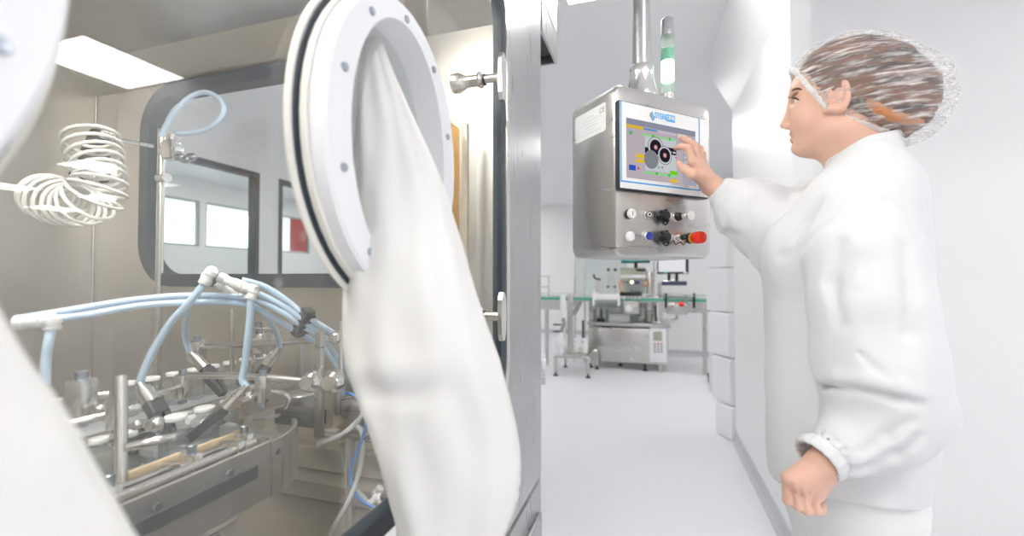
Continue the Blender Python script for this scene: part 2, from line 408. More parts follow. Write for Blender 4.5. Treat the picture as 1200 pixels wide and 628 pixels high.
# ================================================================= THE ROOM
HC = 2.8
def slab(name, x0, x1, y0, y1, z0, z1, m, bev=0.): return struct(MB().bx(x0, x1, y0, y1, z0, z1, bev).build(name, m, smooth_=False))
slab('floor', -10, 14, -4, 10, -.1, 0, M_floor)
slab('ceiling', -10, 14, -4, 10, HC, HC+.1, M_ceil)
slab('wall_back', -10, 14, -4.1, -4, 0, HC, M_wall)
slab('wall_side', 14, 14.1, -4, 10, 0, HC, M_wall)
slab('wall_far', -10, -.4, 9.5, 9.6, 0, HC, M_wall)
slab('wall_far_right', -.4, 14, 7.4, 7.5, 0, HC, M_wall)
slab('wall_far_return', -.4, -.3, 7.5, 9.6, 0, HC, M_wall)
slab('wall_behind_person', .65, 3.6, 2.55, 2.67, 0, HC, M_wall)
m = MB(); m.prism([(.58, 2.2, 0), (.58, 2.2, 2.47), (.41, 2.2, HC), (.66, 2.2, HC), (.66, 2.2, 0)], (0, 1.47, 0))
struct(m.build('wall_right', M_part, smooth_=False))
def cove(name, pts, inward):
    """coved base strip along a wall line"""
    m = MB(); a, b = Vector(pts[0]), Vector(pts[1]); n = Vector(inward)
    m.prism([a, a+n*.03, a+n*.012+Vector((0, 0, .03)), a+n*.006+Vector((0, 0, .09)), a+Vector((0, 0, .09))], b-a)
    return struct(m.build(name, M_base, smooth_=False))
cove('baseboard_right', ((.58, 2.2, 0), (.58, 3.67, 0)), (-1, 0, 0))
cove('baseboard_far', ((-4, 9.5, 0), (-.4, 9.5, 0)), (0, -1, 0))
cove('baseboard_far_right', ((-.4, 7.4, 0), (8, 7.4, 0)), (0, -1, 0))
# glazed partition on the left (seen through the window of the isolator) and the outer wall behind it
XL, XO = -4.0, -7.0
wins = [(1.7, 3.68), (3.94, 5.7), (5.96, 7.7)]
m = MB(); y = -4.
for a, b in wins: m.bx(XL-.08, XL, y, a, 0, HC); y = b
m.bx(XL-.08, XL, y, 9.5, 0, HC)
for a, b in wins: m.bx(XL-.08, XL, a, b, 0, .85); m.bx(XL-.08, XL, a, b, 2.33, HC)
struct(m.build('wall_left', M_wall, smooth_=False))
for i, (a, b) in enumerate(wins):
    f = struct(MB().frame_([(XL-.09, a, .85), (XL-.09, b, .85), (XL-.09, b, 2.33), (XL-.09, a, 2.33)], [(XL-.09, a+.05, .9), (XL-.09, b-.05, .9), (XL-.09, b-.05, 2.28), (XL-.09, a+.05, 2.28)], (.1, 0, 0)).build('window_%d' % (i+1), M_gasket, smooth_=False))
    MB().bx(XL-.045, XL-.039, a+.05, b-.05, .9, 2.28).build('pane', G_win, f, smooth_=False)
owin = [(2.6, 3.9), (4.0, 5.32), (5.42, 6.5), (6.72, 7.74), (7.95, 9.2)]
m = MB(); y = -4.
for a, b in owin: m.bx(XO-.1, XO, y, a, 0, HC); y = b
m.bx(XO-.1, XO, y, 9.5, 0, HC)
for a, b in owin: m.bx(XO-.1, XO, a, b, 0, 1.72); m.bx(XO-.1, XO, a, b, 2.46, HC)
struct(m.build('wall_outer', M_wall, smooth_=False))
for i, (a, b) in enumerate(owin):
    f = struct(MB().frame_([(XO-.08, a, 1.72), (XO-.08, b, 1.72), (XO-.08, b, 2.46), (XO-.08, a, 2.46)], [(XO-.08, a+.03, 1.75), (XO-.08, b-.03, 1.75), (XO-.08, b-.03, 2.43), (XO-.08, a+.03, 2.43)], (.06, 0, 0)).build('window_%d' % (i+4), M_grey, smooth_=False))
    MB().bx(XO-.05, XO-.046, a+.03, b-.03, 1.75, 2.43).build('pane', G_win, f, smooth_=False)
rp = MB().bx(XO-.03, XO-.022, 7.22, 7.70, 1.755, 2.425, .002).build('window_film', glassy('red_film', (.55, .055, .045), 1.3))
tag(rp, 'red translucent sheet on the outer window far beyond the isolator window', 'panel')

# ceiling light panels (600 x 600)
def ceiling_light(x, y, label, sx=.3, sy=.3):
    t = thing('ceiling_light', label, 'light', (x, y, HC-.012), 'square ceiling light panels')
    MB().frame_([(x-sx-.02, y-sy-.02, HC-.012), (x+sx+.02, y-sy-.02, HC-.012), (x+sx+.02, y+sy+.02, HC-.012), (x-sx-.02, y+sy+.02, HC-.012)],
                [(x-sx, y-sy, HC-.012), (x+sx, y-sy, HC-.012), (x+sx, y+sy, HC-.012), (x-sx, y+sy, HC-.012)], (0, 0, .012)).build('frame', M_white, t, smooth_=False)
    MB().bx(x-sx, x+sx, y-sy, y+sy, HC-.008, HC-.001).build('diffuser', emis('panel_light', (1, .985, .965), PANEL_W), t, smooth_=False)
ceiling_light(-.15, 2.2, 'white square ceiling light at the top edge above the control box')
ceiling_light(3.12, 2.2, 'large square ceiling light mirrored in the isolator glass beside the near port', .33, .33)
ceiling_light(6.78, 4.3, 'square ceiling light mirrored in the glass over the coiled hose', .36, .40)
ceiling_light(9.95, 4.6, 'square ceiling light mirrored in the glass at the left edge', .36, .36)
ceiling_light(12.3, 6.5, 'farthest square ceiling light mirrored below the coiled hose', .4, .4)
ceiling_light(9.6, 5.9, 'square ceiling light mirrored small beside the dark window gasket', .4, .3)
OTHER = [(-.1, 5.2), (-3.3, 6.0), (-3.2, 8.3), (1.9, 5.3), (-3.3, .3), (1.2, -.4), (3.1, -.6), (.9, -2.6), (-1.2, -2.4), (3.12, -2.6), (6.8, -1.), (6.8, 1.6), (10.1, 1.6), (-2.6, -2.4), (-5.6, 5.2), (-5.6, 7.6)]
for x, y in OTHER: ceiling_light(x, y, 'square ceiling light panel elsewhere over the room')

# ================================================================= ISOLATOR (left)
XG, YE, XB = -.36, 1.15, -2.07        # glass plane, end wall, rear wall
ZF, ZC = .585, 2.0                    # chamber floor and ceiling
iso = thing('isolator', 'large stainless isolator cabinet with glass front and glove ports', 'isolator', (-1.2, .4, 0))
P = lambda y, z, x=XG: (x, y, z)
opn = lambda e, x: rrect(-.62-e, 1.05+e, .865-e, 1.985+e, .16+e, lambda u, v: (x, u, v))
MB().frame_(rrect(-.8, 1.425, .58, 2.45, .004, lambda u, v: (XG-.004, u, v)), opn(.008, XG-.004), (.012, 0, 0)).build('front_frame', M_steelv, iso)
MB().frame_(opn(.012, XG+.008), opn(-.012, XG+.008), (.010, 0, 0)).build('door_trim', M_chrome, iso)
MB().frame_(opn(-.010, XG-.012), opn(-.034, XG-.012), (.022, 0, 0)).build('door_gasket', M_gasket, iso)
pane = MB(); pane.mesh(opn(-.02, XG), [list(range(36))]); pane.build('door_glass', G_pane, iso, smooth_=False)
# end wall with its window
win = lambda e, y: rrect(-1.785-e, -.66+e, 1.20-e, 1.905+e, .15+e, lambda u, v: (u, y, v))
MB().frame_(rrect(XB, XG-.006, ZF, 1.93, .004, lambda u, v: (u, YE, v)), win(0, YE), (0, .02, 0)).build('end_wall', M_cham, iso)
MB().frame_(win(.012, YE-.018), win(-.032, YE-.018), (0, .05, 0)).build('window_gasket', M_gasket, iso)
gl = MB(); gl.mesh(win(-.02, YE+.004), [list(range(36))]); gl.build('window_pane', G_win, iso, smooth_=False)
MB().bx(XB-.02, XB, -.8, YE+.02, ZF, ZC+.02).build('rear_wall', M_cham, iso, smooth_=False)
MB().bx(XB, XG-.006, -.8, 1.06, ZC, ZC+.02).build('chamber_ceiling', M_cham, iso, smooth_=False)
MB().prism([(XB, YE, 1.925), (XB, YE+.02, 1.925), (XB, 1.06, 2.02), (XB, 1.05, 2.0)], (XG-.006-XB, 0, 0)).build('ceiling_cove', M_cham, iso, smooth_=False)
MB().bx(XB, XG-.006, -.82, -.8, ZF, ZC+.02).build('side_wall', M_cham, iso, smooth_=False)
MB().bx(XB, XG-.006, -.8, YE+.02, ZF-.03, ZF).build('chamber_floor', M_cham, iso, smooth_=False)
m = MB(); m.bx(XB, XG-.02, YE-.10, YE, ZF, ZF+.05, .006).bx(XB, XG-.02, YE-.035, YE, ZF+.05, ZF+.12, .006)
m.build('floor_step', M_cham, iso)
m = MB()      # welded seam down the corner of rear and end wall
m.cyl((XB+.004, YE-.004, ZF), (XB+.004, YE-.004, 1.925), .004); m.build('corner_seam', M_chrome, iso)
MB().bx(-.52, XG-.006, 1.19, 1.423, .6, 2.45, .004).build('corner_post', M_steelv, iso)
m = MB(); m.bx(XB-.02, XG+.004, -.8, 1.425, .10, .555, .004); m.build('base_cabinet', M_steelv, iso)
m = MB(); m.bx(XG+.002, XG+.018, .30, 1.40, .12, .47, .005); d_ = m.build('base_door', M_steelv, iso)
m = MB(); m.bx(XG+.002, XG+.018, -.78, .28, .12, .47, .005); m.build('base_door', M_steelv, iso)
for x in (-1.95, -.5):
    for y in (-.65, 1.3): MB().cyl((x, y, 0), (x, y, .1), .03, .02, 16).build('leveling_foot', M_chrome, iso)
lm = MB(); lm.cyl((-.62, -.5, 1.975), (-.62, .75, 1.975), .013); lamp = lm.build('added_lamp_tube', emis('added_tube_light', (1, .96, .9), CHAMBER_W), iso)  # lamp and housing added out of view to brighten the chamber
lm = MB(); lm.bx(-.66, -.58, -.52, .77, 1.985, 2.0, .003); lm.build('added_lamp_housing', M_white, iso)
# door handles: spindle through the glass with a winged plate
for z in (1.65, 1.137):
    y = .893
    hd = MB(); hd.lathe((XG, y, z), (1, 0, 0), [(0, -.03), (.013, -.03), (.013, 0), (.017, .001), (.019, .006), (.013, .012), (.0095, .014), (.0095, .052), (0, .052)], 20)
    h = hd.build('door_handle', M_chrome, iso)
    pl = [(XG+.050, y+.014*c_, z+.051*s_) for c_, s_ in [(.45, 1), (-.45, 1), (-1, .72), (-1.25, 0), (-1, -.72), (-.45, -1), (.45, -1), (1, -.72), (1.25, 0), (1, .72)]]
    MB().prism(pl, (.009, 0, 0)).build('wing_plate', M_chrome, h, smooth_=False)
    MB().lathe((XG, y, z), (1, 0, 0), [(.0095, .010), (.0125, .011), (.0125, .016), (.0095, .017)], 20).build('seal_ring', M_dark, h)
    MB().lathe((XG, y, z), (1, 0, 0), [(0, -.062), (.020, -.060), (.022, -.045), (.014, -.03), (0, -.03)], 20).build('inner_nut', M_chrome, h)

# glove ports with hanging sleeves
YP, ZP = .530, 1.395
def oval(y, z, ry, rz, x, n=64): return [(x, y+ry*math.cos(2*math.pi*i/n), z+rz*math.sin(2*math.pi*i/n)) for i in range(n)]
def port_ring(name, ry, rz, iy, iz, x0, x1, m, par, bev=.003):
    b = MB(); t = bmesh.new(); n = 72
    prof = [(0, x0), (0, x1-bev), (bev, x1), (1, x1), (1, x0)]
    rings = []
    for k, (u, x) in enumerate(prof):
        if u == 1: a, c = iy, iz
        else: a, c = ry-u, rz-u
        rings.append([t.verts.new(p) for p in oval(YP, ZP, a, c, x, n)])
    for a, c in zip(rings, rings[1:]+rings[:1]):
        for i in range(n): j = (i+1) % n; t.faces.new((a[i], a[j], c[j], c[i]))
    b._join(t); return b.build(name, m, par)
port = port_ring('glove_port', .158, .198, .115, .170, -.340, -.320, M_ring, iso, .004)
port_ring('port_flange', .172, .212, .116, .171, XG+.001, XG+.007, M_cream, port)
port_ring('flange_gasket', .1665, .2065, .116, .171, XG+.007, XG+.0105, M_gasket, port, .001)
port_ring('clamp_band', .160, .200, .116, .171, XG+.0105, XG+.0165, M_cream, port, .0025)
port_ring('clamp_band', .159, .199, .116, .171, XG+.017, XG+.0195, M_dark, port, .001) if False else None
b = MB()
for x in (XG+.0125, XG+.0155, XG+.0185): b.tube([(x, p[1], p[2]) for p in oval(YP, ZP, .1600, .2000, 0, 48)], .0022, 8, 1, closed=True)
b.build('o_ring', M_cream, port)
# barrel running inward through the glass
b = MB(); t = bmesh.new(); n = 64; rr = []
for (e, x) in ((0, -.322), (-.002, -.36), (-.03, -.425), (-.026, -.428), (.001, -.37), (.006, -.335)): rr.append([t.verts.new(p) for p in oval(YP, ZP, .115+e, .170+e, x, n)])
for a, c in zip(rr, rr[1:]+rr[:1]):
    for i in range(n): j = (i+1) % n; t.faces.new((a[i], a[j], c[j], c[i]))
b._join(t); b.build('port_barrel', M_ring, port)
for k in range(10):
    a = math.radians(18+36*k); y, z = YP+.134*math.cos(a), ZP+.179*math.sin(a)
    MB().lathe((-.3215, y, z), (1, 0, 0), [(0, .0045), (.0042, .0042), (.0052, .0025), (.0052, 0), (0, 0)], 12).build('bolt', M_bolt, port)
# sleeve: rows of (y px, left px, right px, camera depth, half thickness)
rows = [(40, 426, 447, .640, .012), (60, 424, 452, .625, .014), (90, 421, 463, .610, .018), (130, 417, 480, .597, .024), (170, 415, 498, .587, .029), (210, 412.5, 515, .577, .034),
        (250, 409, 528, .570, .039), (300, 405.5, 545, .562, .044), (350, 404.5, 560, .556, .048), (395, 405, 575, .552, .050), (425, 408, 586, .551, .051), (450, 418, 591, .551, .050),
        (480, 431, 598, .551, .050), (520, 445, 606, .552, .051), (550, 455, 610, .553, .052), (575, 463, 610.5, .553, .053), (590, 467, 608, .553, .0515), (602, 472, 607.5, .553, .053), (616, 476, 603, .553, .051), (630, 482, 601, .553, .052), (652, 489, 592, .553, .050)]
ys = np.array([r[0] for r in rows], float); NS, NR = 84, 72
yy = np.linspace(40, 652, NR); vs = []; fc = []
for i, yv in enumerate(yy):
    l, r, dp, th = [np.interp(yv, ys, [q[k] for q in rows]) for k in (1, 2, 3, 4)]
    tl = np.interp(yv, [40, 420, 560, 652], [0, 6, 24, 34])
    L, R = atd(l, yv+tl, dp), atd(r, yv-tl, dp); c = (L+R)/2; u = (R-L)/2; w = -FW
    for j in range(NS):
        a = 2*math.pi*j/NS; ca, sa = math.cos(a), math.sin(a)
        p = c+u*(np.sign(ca)*abs(ca)**.9)+w*(th*sa)
        g = min(1, i/12)
        fold = .0025*math.sin(3*a+yv*.012)+.0016*math.sin(7*a+yv*.03+1)+.0014*math.sin(11*a-yv*.017)
        ripple = .0024*math.sin((yv-560)*.42) if yv > 572 else 0
        p = p+w*(sa*(g*fold+ripple))+unit(u)*(ca*(g*.4*fold+ripple))
        # dent at the elbow of the sleeve
        px_ = np.interp(ca, [-1, 1], [l, r]); e = ((px_-470)/42)**2+((yv-447-.10*(px_-470))/11)**2
        if sa > 0: p = p-w*(.008*math.exp(-e))+w*(.0035*math.exp(-(((px_-480)/45)**2+((yv-418)/14)**2)))
        vs.append(p)
for i in range(NR-1):
    for j in range(NS): k = (j+1) % NS; fc.append((i*NS+j, i*NS+k, (i+1)*NS+k, (i+1)*NS+j))
fc.append([(NR-1)*NS+j for j in range(NS)]); fc.append([j for j in range(NS)][::-1])
b = MB(); b.mesh(vs, fc); bmesh.ops.recalc_face_normals(b.bm, faces=b.bm.faces); slv = b.build('glove_sleeve', M_sleeve, port, angle=75)
# gathered skirt of the sleeve where it is tied round the inner end of the barrel
vs = []; fc = []; K = 10
top = np.array([atd(x_, 44, .64) for x_ in (426, 447)]).mean(0)
for i in range(K):
    t_ = i/(K-1)
    for j in range(64):
        a = 2*math.pi*j/64; o_ = np.array((-.425, YP+.086*math.cos(a), ZP+.141*math.sin(a)))
        tip = np.array((-.432, YP-.02+.03*math.cos(a), ZP+.06+.06*math.sin(a)))
        p = o_*(1-t_)+tip*t_; p[0] += -.02*math.sin(math.pi*t_)+.004*math.sin(9*a); vs.append(p)
for i in range(K-1):
    for j in range(64): k = (j+1) % 64; fc.append((i*64+j, i*64+k, (i+1)*64+k, (i+1)*64+j))
fc.append([(K-1)*64+j for j in range(64)])
b = MB(); b.mesh(vs, fc); bmesh.ops.recalc_face_normals(b.bm, faces=b.bm.faces); b.build('sleeve_skirt', M_sleeve, port, angle=75)
p2 = copy_tree(port, iso); p2.location.y -= .522
for o in list(p2.children):      # the near sleeve hangs the other way, swung towards the far end
    if o.name.startswith('glove_sleeve'):
        o.data = o.data.copy(); off = wloc(o); rt = Matrix.Rotation(math.radians(17.3), 3, 'X'); pv = Vector((-.33, .0, 1.53))
        for v in o.data.vertices: w = v.co+off; h_ = max(0, pv.z-w.z); v.co = pv+rt @ (w-pv)-off; v.co.x -= h_/6

# hood box above, beside the cabinet
hb = thing('extraction_hood', 'white boxed hood with dark underside above the isolator corner', 'hood', (-.56, 1.86, 2.2))
m = MB(); m.frame_([(-.70, 1.70, 2.2), (-.413, 1.70, 2.2), (-.413, 1.985, 2.2), (-.70, 1.985, 2.2)], [(-.69, 1.71, 2.2), (-.423, 1.71, 2.2), (-.423, 1.975, 2.2), (-.69, 1.975, 2.2)], (0, 0, .599))
m.build('shell', M_steelv, hb, smooth_=False)
m = MB(); m.bx(-.688, -.425, 1.712, 1.973, 2.235, 2.245); m.build('underside_grille', M_blackg, hb, smooth_=False)
m = MB(); m.cyl((-.55, 1.85, 2.236), (-.55, 1.85, 2.215), .012); m.build('nozzle', M_chrome, hb)
m = MB(); m.bx(-.414, -.409, 1.73, 1.955, 2.33, 2.70, .002); m.build('side_panel', M_whitepaint, hb, smooth_=False)

# ================================================================= CONTROL BOX on its hanging arm
PU = unit((.719, .695, 0)); PN = unit((.695, -.719, 0)); PZ = V(0, 0, 1); P0 = V(-.0855, 1.101, 1.2715)
PW, PH, PD = .337, .427, .192
pp = lambda s, t, n=0.: P0+PU*s+PZ*t+PN*n             # along the face, up, outward
def pst(x, y, n=0.):                                  # pixel -> face coordinates
    q = onP(x, y, P0+PN*n, PN)-P0; return float(q@PU), float(q@PZ)
def pface(x, y, n=0.): s_, t_ = pst(x, y, n); return pp(s_, t_, n)
AX = (PU, PZ, PN)
cb = thing('control_box', 'stainless operator control box with touch screen hanging on a pipe', 'control panel', (P0+PU*PW/2-PN*PD/2))
b = bmesh.new(); o1 = rrect(0, PW, 0, PH, .026, lambda u, v: pp(u, v, 0), 8)
rings = []
for e, n_ in ((.012, 0), (.004, -.003), (0, -.011), (0, -PD+.011), (.004, -PD+.003), (.012, -PD)):
    rings.append([b.verts.new(tuple(p)) for p in rrect(e, PW-e, e, PH-e, .026, lambda u, v: pp(u, v, n_), 8)])
for a, c in zip(rings, rings[1:]):
    for i in range(len(a)): j = (i+1) % len(a); b.faces.new((a[i], a[j], c[j], c[i]))
b.faces.new(rings[0]); b.faces.new(rings[-1][::-1])
m = MB(); m._join(b); m.build('housing', M_steel, cb, angle=30)
# touch screen
TL, TR, BR, BL = pst(718.5, 121.5), pst(823.5, 139.5), pst(825.5, 232.3), pst(721.5, 225.2)
s0, s1, t0, t1 = (TL[0]+BL[0])/2, (TR[0]+BR[0])/2, (BL[1]+BR[1])/2, (TL[1]+TR[1])/2
scr = MB(); scr.box(pp((s0+s1)/2, (t0+t1)/2, .008), (s1-s0, t1-t0, .016), AX, .004); scr = scr.build('screen_surround', M_gasket, cb)
MB().box(pp((s0+s1)/2, (t0+t1)/2, .0165), (s1-s0-.007, t1-t0-.007, .003), AX, .001).build('front_film', M_white, scr)
nF = .0182
def flat(name, s_a, s_b, t_a, t_b, m_, par, n=nF, th=.0005): return MB().box(pp((s_a+s_b)/2, (t_a+t_b)/2, n+th/2), (abs(s_b-s_a), abs(t_b-t_a), th), AX).build(name, m_, par, smooth_=False)
M_line = mat('blue_print', (.04, .36, .78), .4)
sl_, sr_ = pst(727, 160, nF)[0], pst(819, 180, nF)[0]; tb_ = (pst(760, 217.3, nF)[1]+pst(800, 221, nF)[1])/2
ln = MB()
for (a, b_, c, d) in ((sl_, sl_+.0035, tb_, t1-.004), (sl_, sr_+.0035, tb_, tb_+.0035), (sr_, sr_+.0035, tb_, t1-.004)): ln.box(pp((a+b_)/2, (c+d)/2, nF+.0002), (b_-a, d-c, .0005), AX)
ln.build('blue_line', M_line, scr, smooth_=False)
# lit display with its picture
D = [pst(733.2, 139.3, nF), pst(814.5, 152.6, nF), pst(815.5, 217.6, nF), pst(734.6, 208.6, nF)]
d0, d1, e0, e1 = (D[0][0]+D[3][0])/2, (D[1][0]+D[2][0])/2, (D[2][1]+D[3][1])/2, (D[0][1]+D[1][1])/2
dm = MB(); q = nF+.0003
E_ = lambda n, c, s=.85: emis('display_'+n, c, s)
def lin(r, g, b_): return tuple(((v/255)/12.92 if v/255 <= .04045 else ((v/255+.055)/1.055)**2.4) for v in (r, g, b_))
def dq(x0, y0, x1, y1, name, c, lift=1):              # rectangle from two opposite corners in the close-up of the screen
    a = pst(700+x0/4.486, 100+y0/4.486, nF); b_ = pst(700+x1/4.486, 100+y1/4.486, nF)
    dm.use(E_(name, c)).box(pp((a[0]+b_[0])/2, (a[1]+b_[1])/2, q+.0001*lift), (abs(a[0]-b_[0]), abs(a[1]-b_[1]), .0002), AX)
def dc(x, y, r, name, c, lift=2):
    a = pst(700+x/4.486, 100+y/4.486, nF); dm.use(E_(name, c)).lathe(pp(a[0], a[1], q+.0001*lift), PN, [(0, .0001), (r, .0001), (r, 0), (0, 0)], 32)
dm.use(E_('mauve', lin(196, 184, 192))).box(pp((d0+d1)/2, (e0+e1)/2, q), (d1-d0, e1-e0, .0003), AX)
dw, dh = d1-d0, e1-e0
def df(u0, v0, u1, v1, name, c, lift=2): dm.use(E_(name, c)).box(pp(d0+dw*(u0+u1)/2, e0+dh*(v0+v1)/2, q+.0001*lift), (dw*(u1-u0), dh*(v1-v0), .0002), AX)
df(0, .90, 1, 1, 'slate', lin(150, 152, 170)); df(.0, .845, .23, .895, 'amber', lin(235, 190, 60)); df(.23, .855, .42, .885, 'azure', lin(90, 150, 210)); df(.44, .85, .70, .885, 'pale', lin(205, 200, 210)); df(.73, .83, .86, .90, 'cream', lin(240, 222, 205))
df(.80, 0, 1, .82, 'haze', lin(178, 172, 188))
for k in range(6): df(.82, .64-.085*k, .93, .69-.085*k, 'pale', lin(205, 200, 210), 3)
df(.02, .72, .09, .81, 'haze', lin(178, 172, 188)); df(.04, .74, .075, .78, 'leaf', lin(70, 190, 90), 3)
df(.21, .75, .70, .785, 'mint', lin(150, 225, 150)); df(.23, .11, .72, .145, 'mint', lin(150, 225, 150))
df(.25, .17, .70, .75, 'mist', lin(206, 212, 216)); df(.25, .46, .31, .56, 'ink', lin(40, 34, 44), 3); df(.56, .50, .70, .62, 'ink', lin(40, 34, 44), 3); df(.585, .53, .63, .56, 'mist', lin(206, 212, 216), 4); df(.65, .53, .69, .56, 'mist', lin(206, 212, 216), 4)
for (u, v, r, n_, c) in ((.40, .585, .112, 'wine', lin(120, 70, 90)), (.40, .585, .106, 'mist', lin(206, 212, 216)), (.40, .585, .082, 'ink', lin(40, 34, 44)), (.40, .585, .026, 'rose', lin(215, 130, 130)), (.40, .585, .014, 'pale', lin(205, 200, 210)),
                          (.53, .47, .102, 'wine', lin(120, 70, 90)), (.53, .47, .096, 'mist', lin(206, 212, 216)), (.53, .47, .078, 'ink', lin(40, 34, 44)), (.53, .47, .026, 'rose', lin(215, 130, 130)), (.53, .47, .014, 'pale', lin(205, 200, 210)),
                          (.335, .36, .100, 'stone', lin(140, 138, 150)), (.335, .36, .03, 'moss', lin(120, 170, 120)), (.335, .36, .022, 'stone', lin(140, 138, 150)),
                          (.36, .77, .016, 'leaf', lin(70, 190, 90)), (.60, .768, .016, 'leaf', lin(70, 190, 90)), (.41, .13, .016, 'leaf', lin(70, 190, 90)), (.59, .127, .016, 'leaf', lin(70, 190, 90)), (.49, .25, .011, 'scarlet', lin(220, 60, 60)), (.155, .175, .014, 'scarlet', lin(220, 60, 60)), (.44, .24, .012, 'leaf', lin(70, 190, 90)), (.69, .46, .010, 'scarlet', lin(220, 60, 60))):
    dm.use(E_(n_, c)).lathe(pp(d0+dw*u, e0+dh*v, q+.0003+.0001*len(dm.mats)*.2), PN, [(0, .0001), (r*dw, .0001), (r*dw, 0), (0, 0)], 32); q += .00003
df(.125, .36, .235, .42, 'gold', lin(240, 200, 50), 4); df(.125, .275, .235, .335, 'gold', lin(240, 200, 50), 4); df(.60, .15, .715, .215, 'lime', lin(120, 215, 30), 4); df(.60, .02, .72, .07, 'gold', lin(240, 200, 50), 4); df(.03, .13, .12, .22, 'cobalt', lin(50, 90, 200), 4)
display = dm.build('display', None, scr, smooth_=False)
M_logo = mat('logo_blue', (.08, .45, .85), .4); M_logod = mat('logo_grey', (.22, .26, .32), .4)
a = pst(779.5, 137.6, nF)
text_mesh('STERI', 'logo_lettering', M_logo, pp(a[0]-.0155, a[1], nF+.0003), PU, PZ, .0145, scr, space=.82)
text_mesh('LINE', 'logo_lettering', M_white, pp(a[0]+.0185, a[1], nF+.0012), PU, PZ, .0105, scr, space=.95)
flat('logo_box', a[0]+.0035, a[0]+.0335, a[1]-.0088, a[1]+.0088, M_logo, scr, nF+.0002)
b = pst(764.2, 136.4, nF)
for sg, mm in ((1, M_logo), (-1, M_logod)):
    pts = [(sg*(-.0015), -sg*.013), (sg*.0065, -sg*.008), (sg*.0085, -sg*.001), (sg*.001, sg*.008), (sg*.0005, sg*.0125), (sg*(-.002), sg*.009), (sg*(-.0015), sg*.004), (sg*.0035, -sg*.002), (sg*.0025, -sg*.008)]
    MB().prism([pp(b[0]+u, b[1]+v, nF+.0002) for u, v in pts], PN*.0006).build('logo_emblem', mm, scr, smooth_=False)
# push buttons, knobs, connectors
def at_face(x, y): s_, t_ = pst(x, y); return pp(s_, t_, 0)
def knob_base(c, r, name='push_button', m_=None): return MB().lathe(c, PN, [(0, 0), (r, 0), (r, .005), (r*.92, .0075), (r*.80, .0085), (0, .0085)], 28).build(name, m_ or M_chrome, cb)
BR_ = .0125
c = at_face(736.6, 251); k = knob_base(c, BR_, 'push_button', M_black); MB().lathe(c, PN, [(0, .008), (BR_*.96, .008), (BR_*.96, .013), (BR_*.85, .0155), (0, .0155)], 28).build('white_cap', M_white, k)
k['label'] = 'white push button marked with an upright stroke'
MB().box(c+PN*.0157, (.0016, .011, .0006), AX).build('stroke_mark', M_black, k, smooth_=False)
c = at_face(757.0, 252); k = knob_base(c, BR_, 'push_button'); k['label'] = 'black ringed push button'
MB().lathe(c, PN, [(0, .008), (.0095, .008), (.0095, .012), (.0085, .013), (0, .013)], 28).build('button_cap', M_black, k)
MB().lathe(c, PN, [(.0040, .013), (.0058, .013), (.0058, .0137), (.0040, .0137), (.0040, .013)], 28).build('ring_mark', M_white, k)
MB().lathe(c, PN, [(.0086, .0125), (.0098, .0125), (.0098, .0137), (.0086, .0137), (.0086, .0125)], 28).build('rim', M_chrome, k)
c = at_face(737.6, 277); k = knob_base(c, .0118, 'blank_plug', M_white); k['label'] = 'blank white plug'
c = at_face(757.6, 277); k = knob_base(c, BR_, 'push_button'); k['label'] = 'blue push button'
MB().lathe(c, PN, [(0, .008), (.0102, .008), (.0102, .0125), (.0092, .0135), (0, .0135)], 28).build('blue_cap', M_bluebtn, k)
for (x, y) in ((773.2, 253.8), (774.2, 278.2)):
    c = at_face(x, y); k = knob_base(c, .0125, 'bayonet_cap', M_black); k['label'] = 'black lugged socket cap'
    MB().lathe(c, PN, [(0, .008), (.012, .008), (.012, .024), (.0105, .0265), (0, .0265)], 28).build('cap', M_black, k)
    lg = MB()
    for a in (70, 130, 250, 305): 
        d_ = PU*math.cos(math.radians(a))+PZ*math.sin(math.radians(a)); lg.box(c+d_*.0135+PN*.015, (.0065, .009, .010), (np.cross(d_, PN), d_, PN), .0015)
    lg.tube([c-PZ*.012+PN*.008, c-PZ*.020+PU*.002+PN*.012, c-PZ*.021+PU*.008+PN*.014, c-PZ*.013+PU*.009+PN*.02], .0022, 8)
    lg.build('lug', M_black, k)
c = at_face(791, 254.6); k = knob_base(c, .0125, 'key_switch'); k['label'] = 'chrome key switch with round white tag'
MB().lathe(c, PN, [(0, .008), (.011, .008), (.0105, .016), (.008, .018), (.008, .027), (.0065, .029), (0, .029)], 24).build('lock_barrel', M_black, k)
MB().lathe(c, PN, [(.0085, .0285), (.0085, .031), (0, .031)], 24).build('lock_face', M_chrome, k)
MB().box(c+PN*.040, (.0022, .008, .020), AX, .0008).build('key', M_chrome, k)
MB().lathe(c+PN*.052-PZ*.002, PN, [(0, 0), (.0115, 0), (.0115, .002), (0, .002)], 28).build('key_tag', M_white, k)
c = at_face(790.5, 279); k = knob_base(c, .0095, 'data_socket'); k['label'] = 'metal socket with strapped black cap'
MB().lathe(c, PN, [(0, .008), (.0075, .008), (.0075, .014), (.0088, .015), (.0088, .020), (.0066, .021), (.0066, .026), (0, .026)], 20).build('threaded_collar', M_chrome, k)
MB().lathe(c, PN, [(0, .026), (.0078, .026), (.0078, .037), (.006, .039), (0, .039)], 20).build('cap', M_black, k)
MB().tube([c+PN*.002-PU*.008, c-PZ*.017+PN*.006-PU*.004, c-PZ*.012+PN*.018, c-PZ*.019+PN*.030, c-PZ*.006+PN*.037+PU*.006], .0013, 8).build('strap', M_black, k)
c = at_face(807.8, 279.3); k = knob_base(c, .0145, 'emergency_stop', M_black); k['label'] = 'red mushroom emergency stop on yellow ring'
MB().lathe(c, PN, [(0, .008), (.0130, .008), (.0140, .011), (.0140, .014), (0, .014)], 28).build('yellow_collar', M_yellow, k)
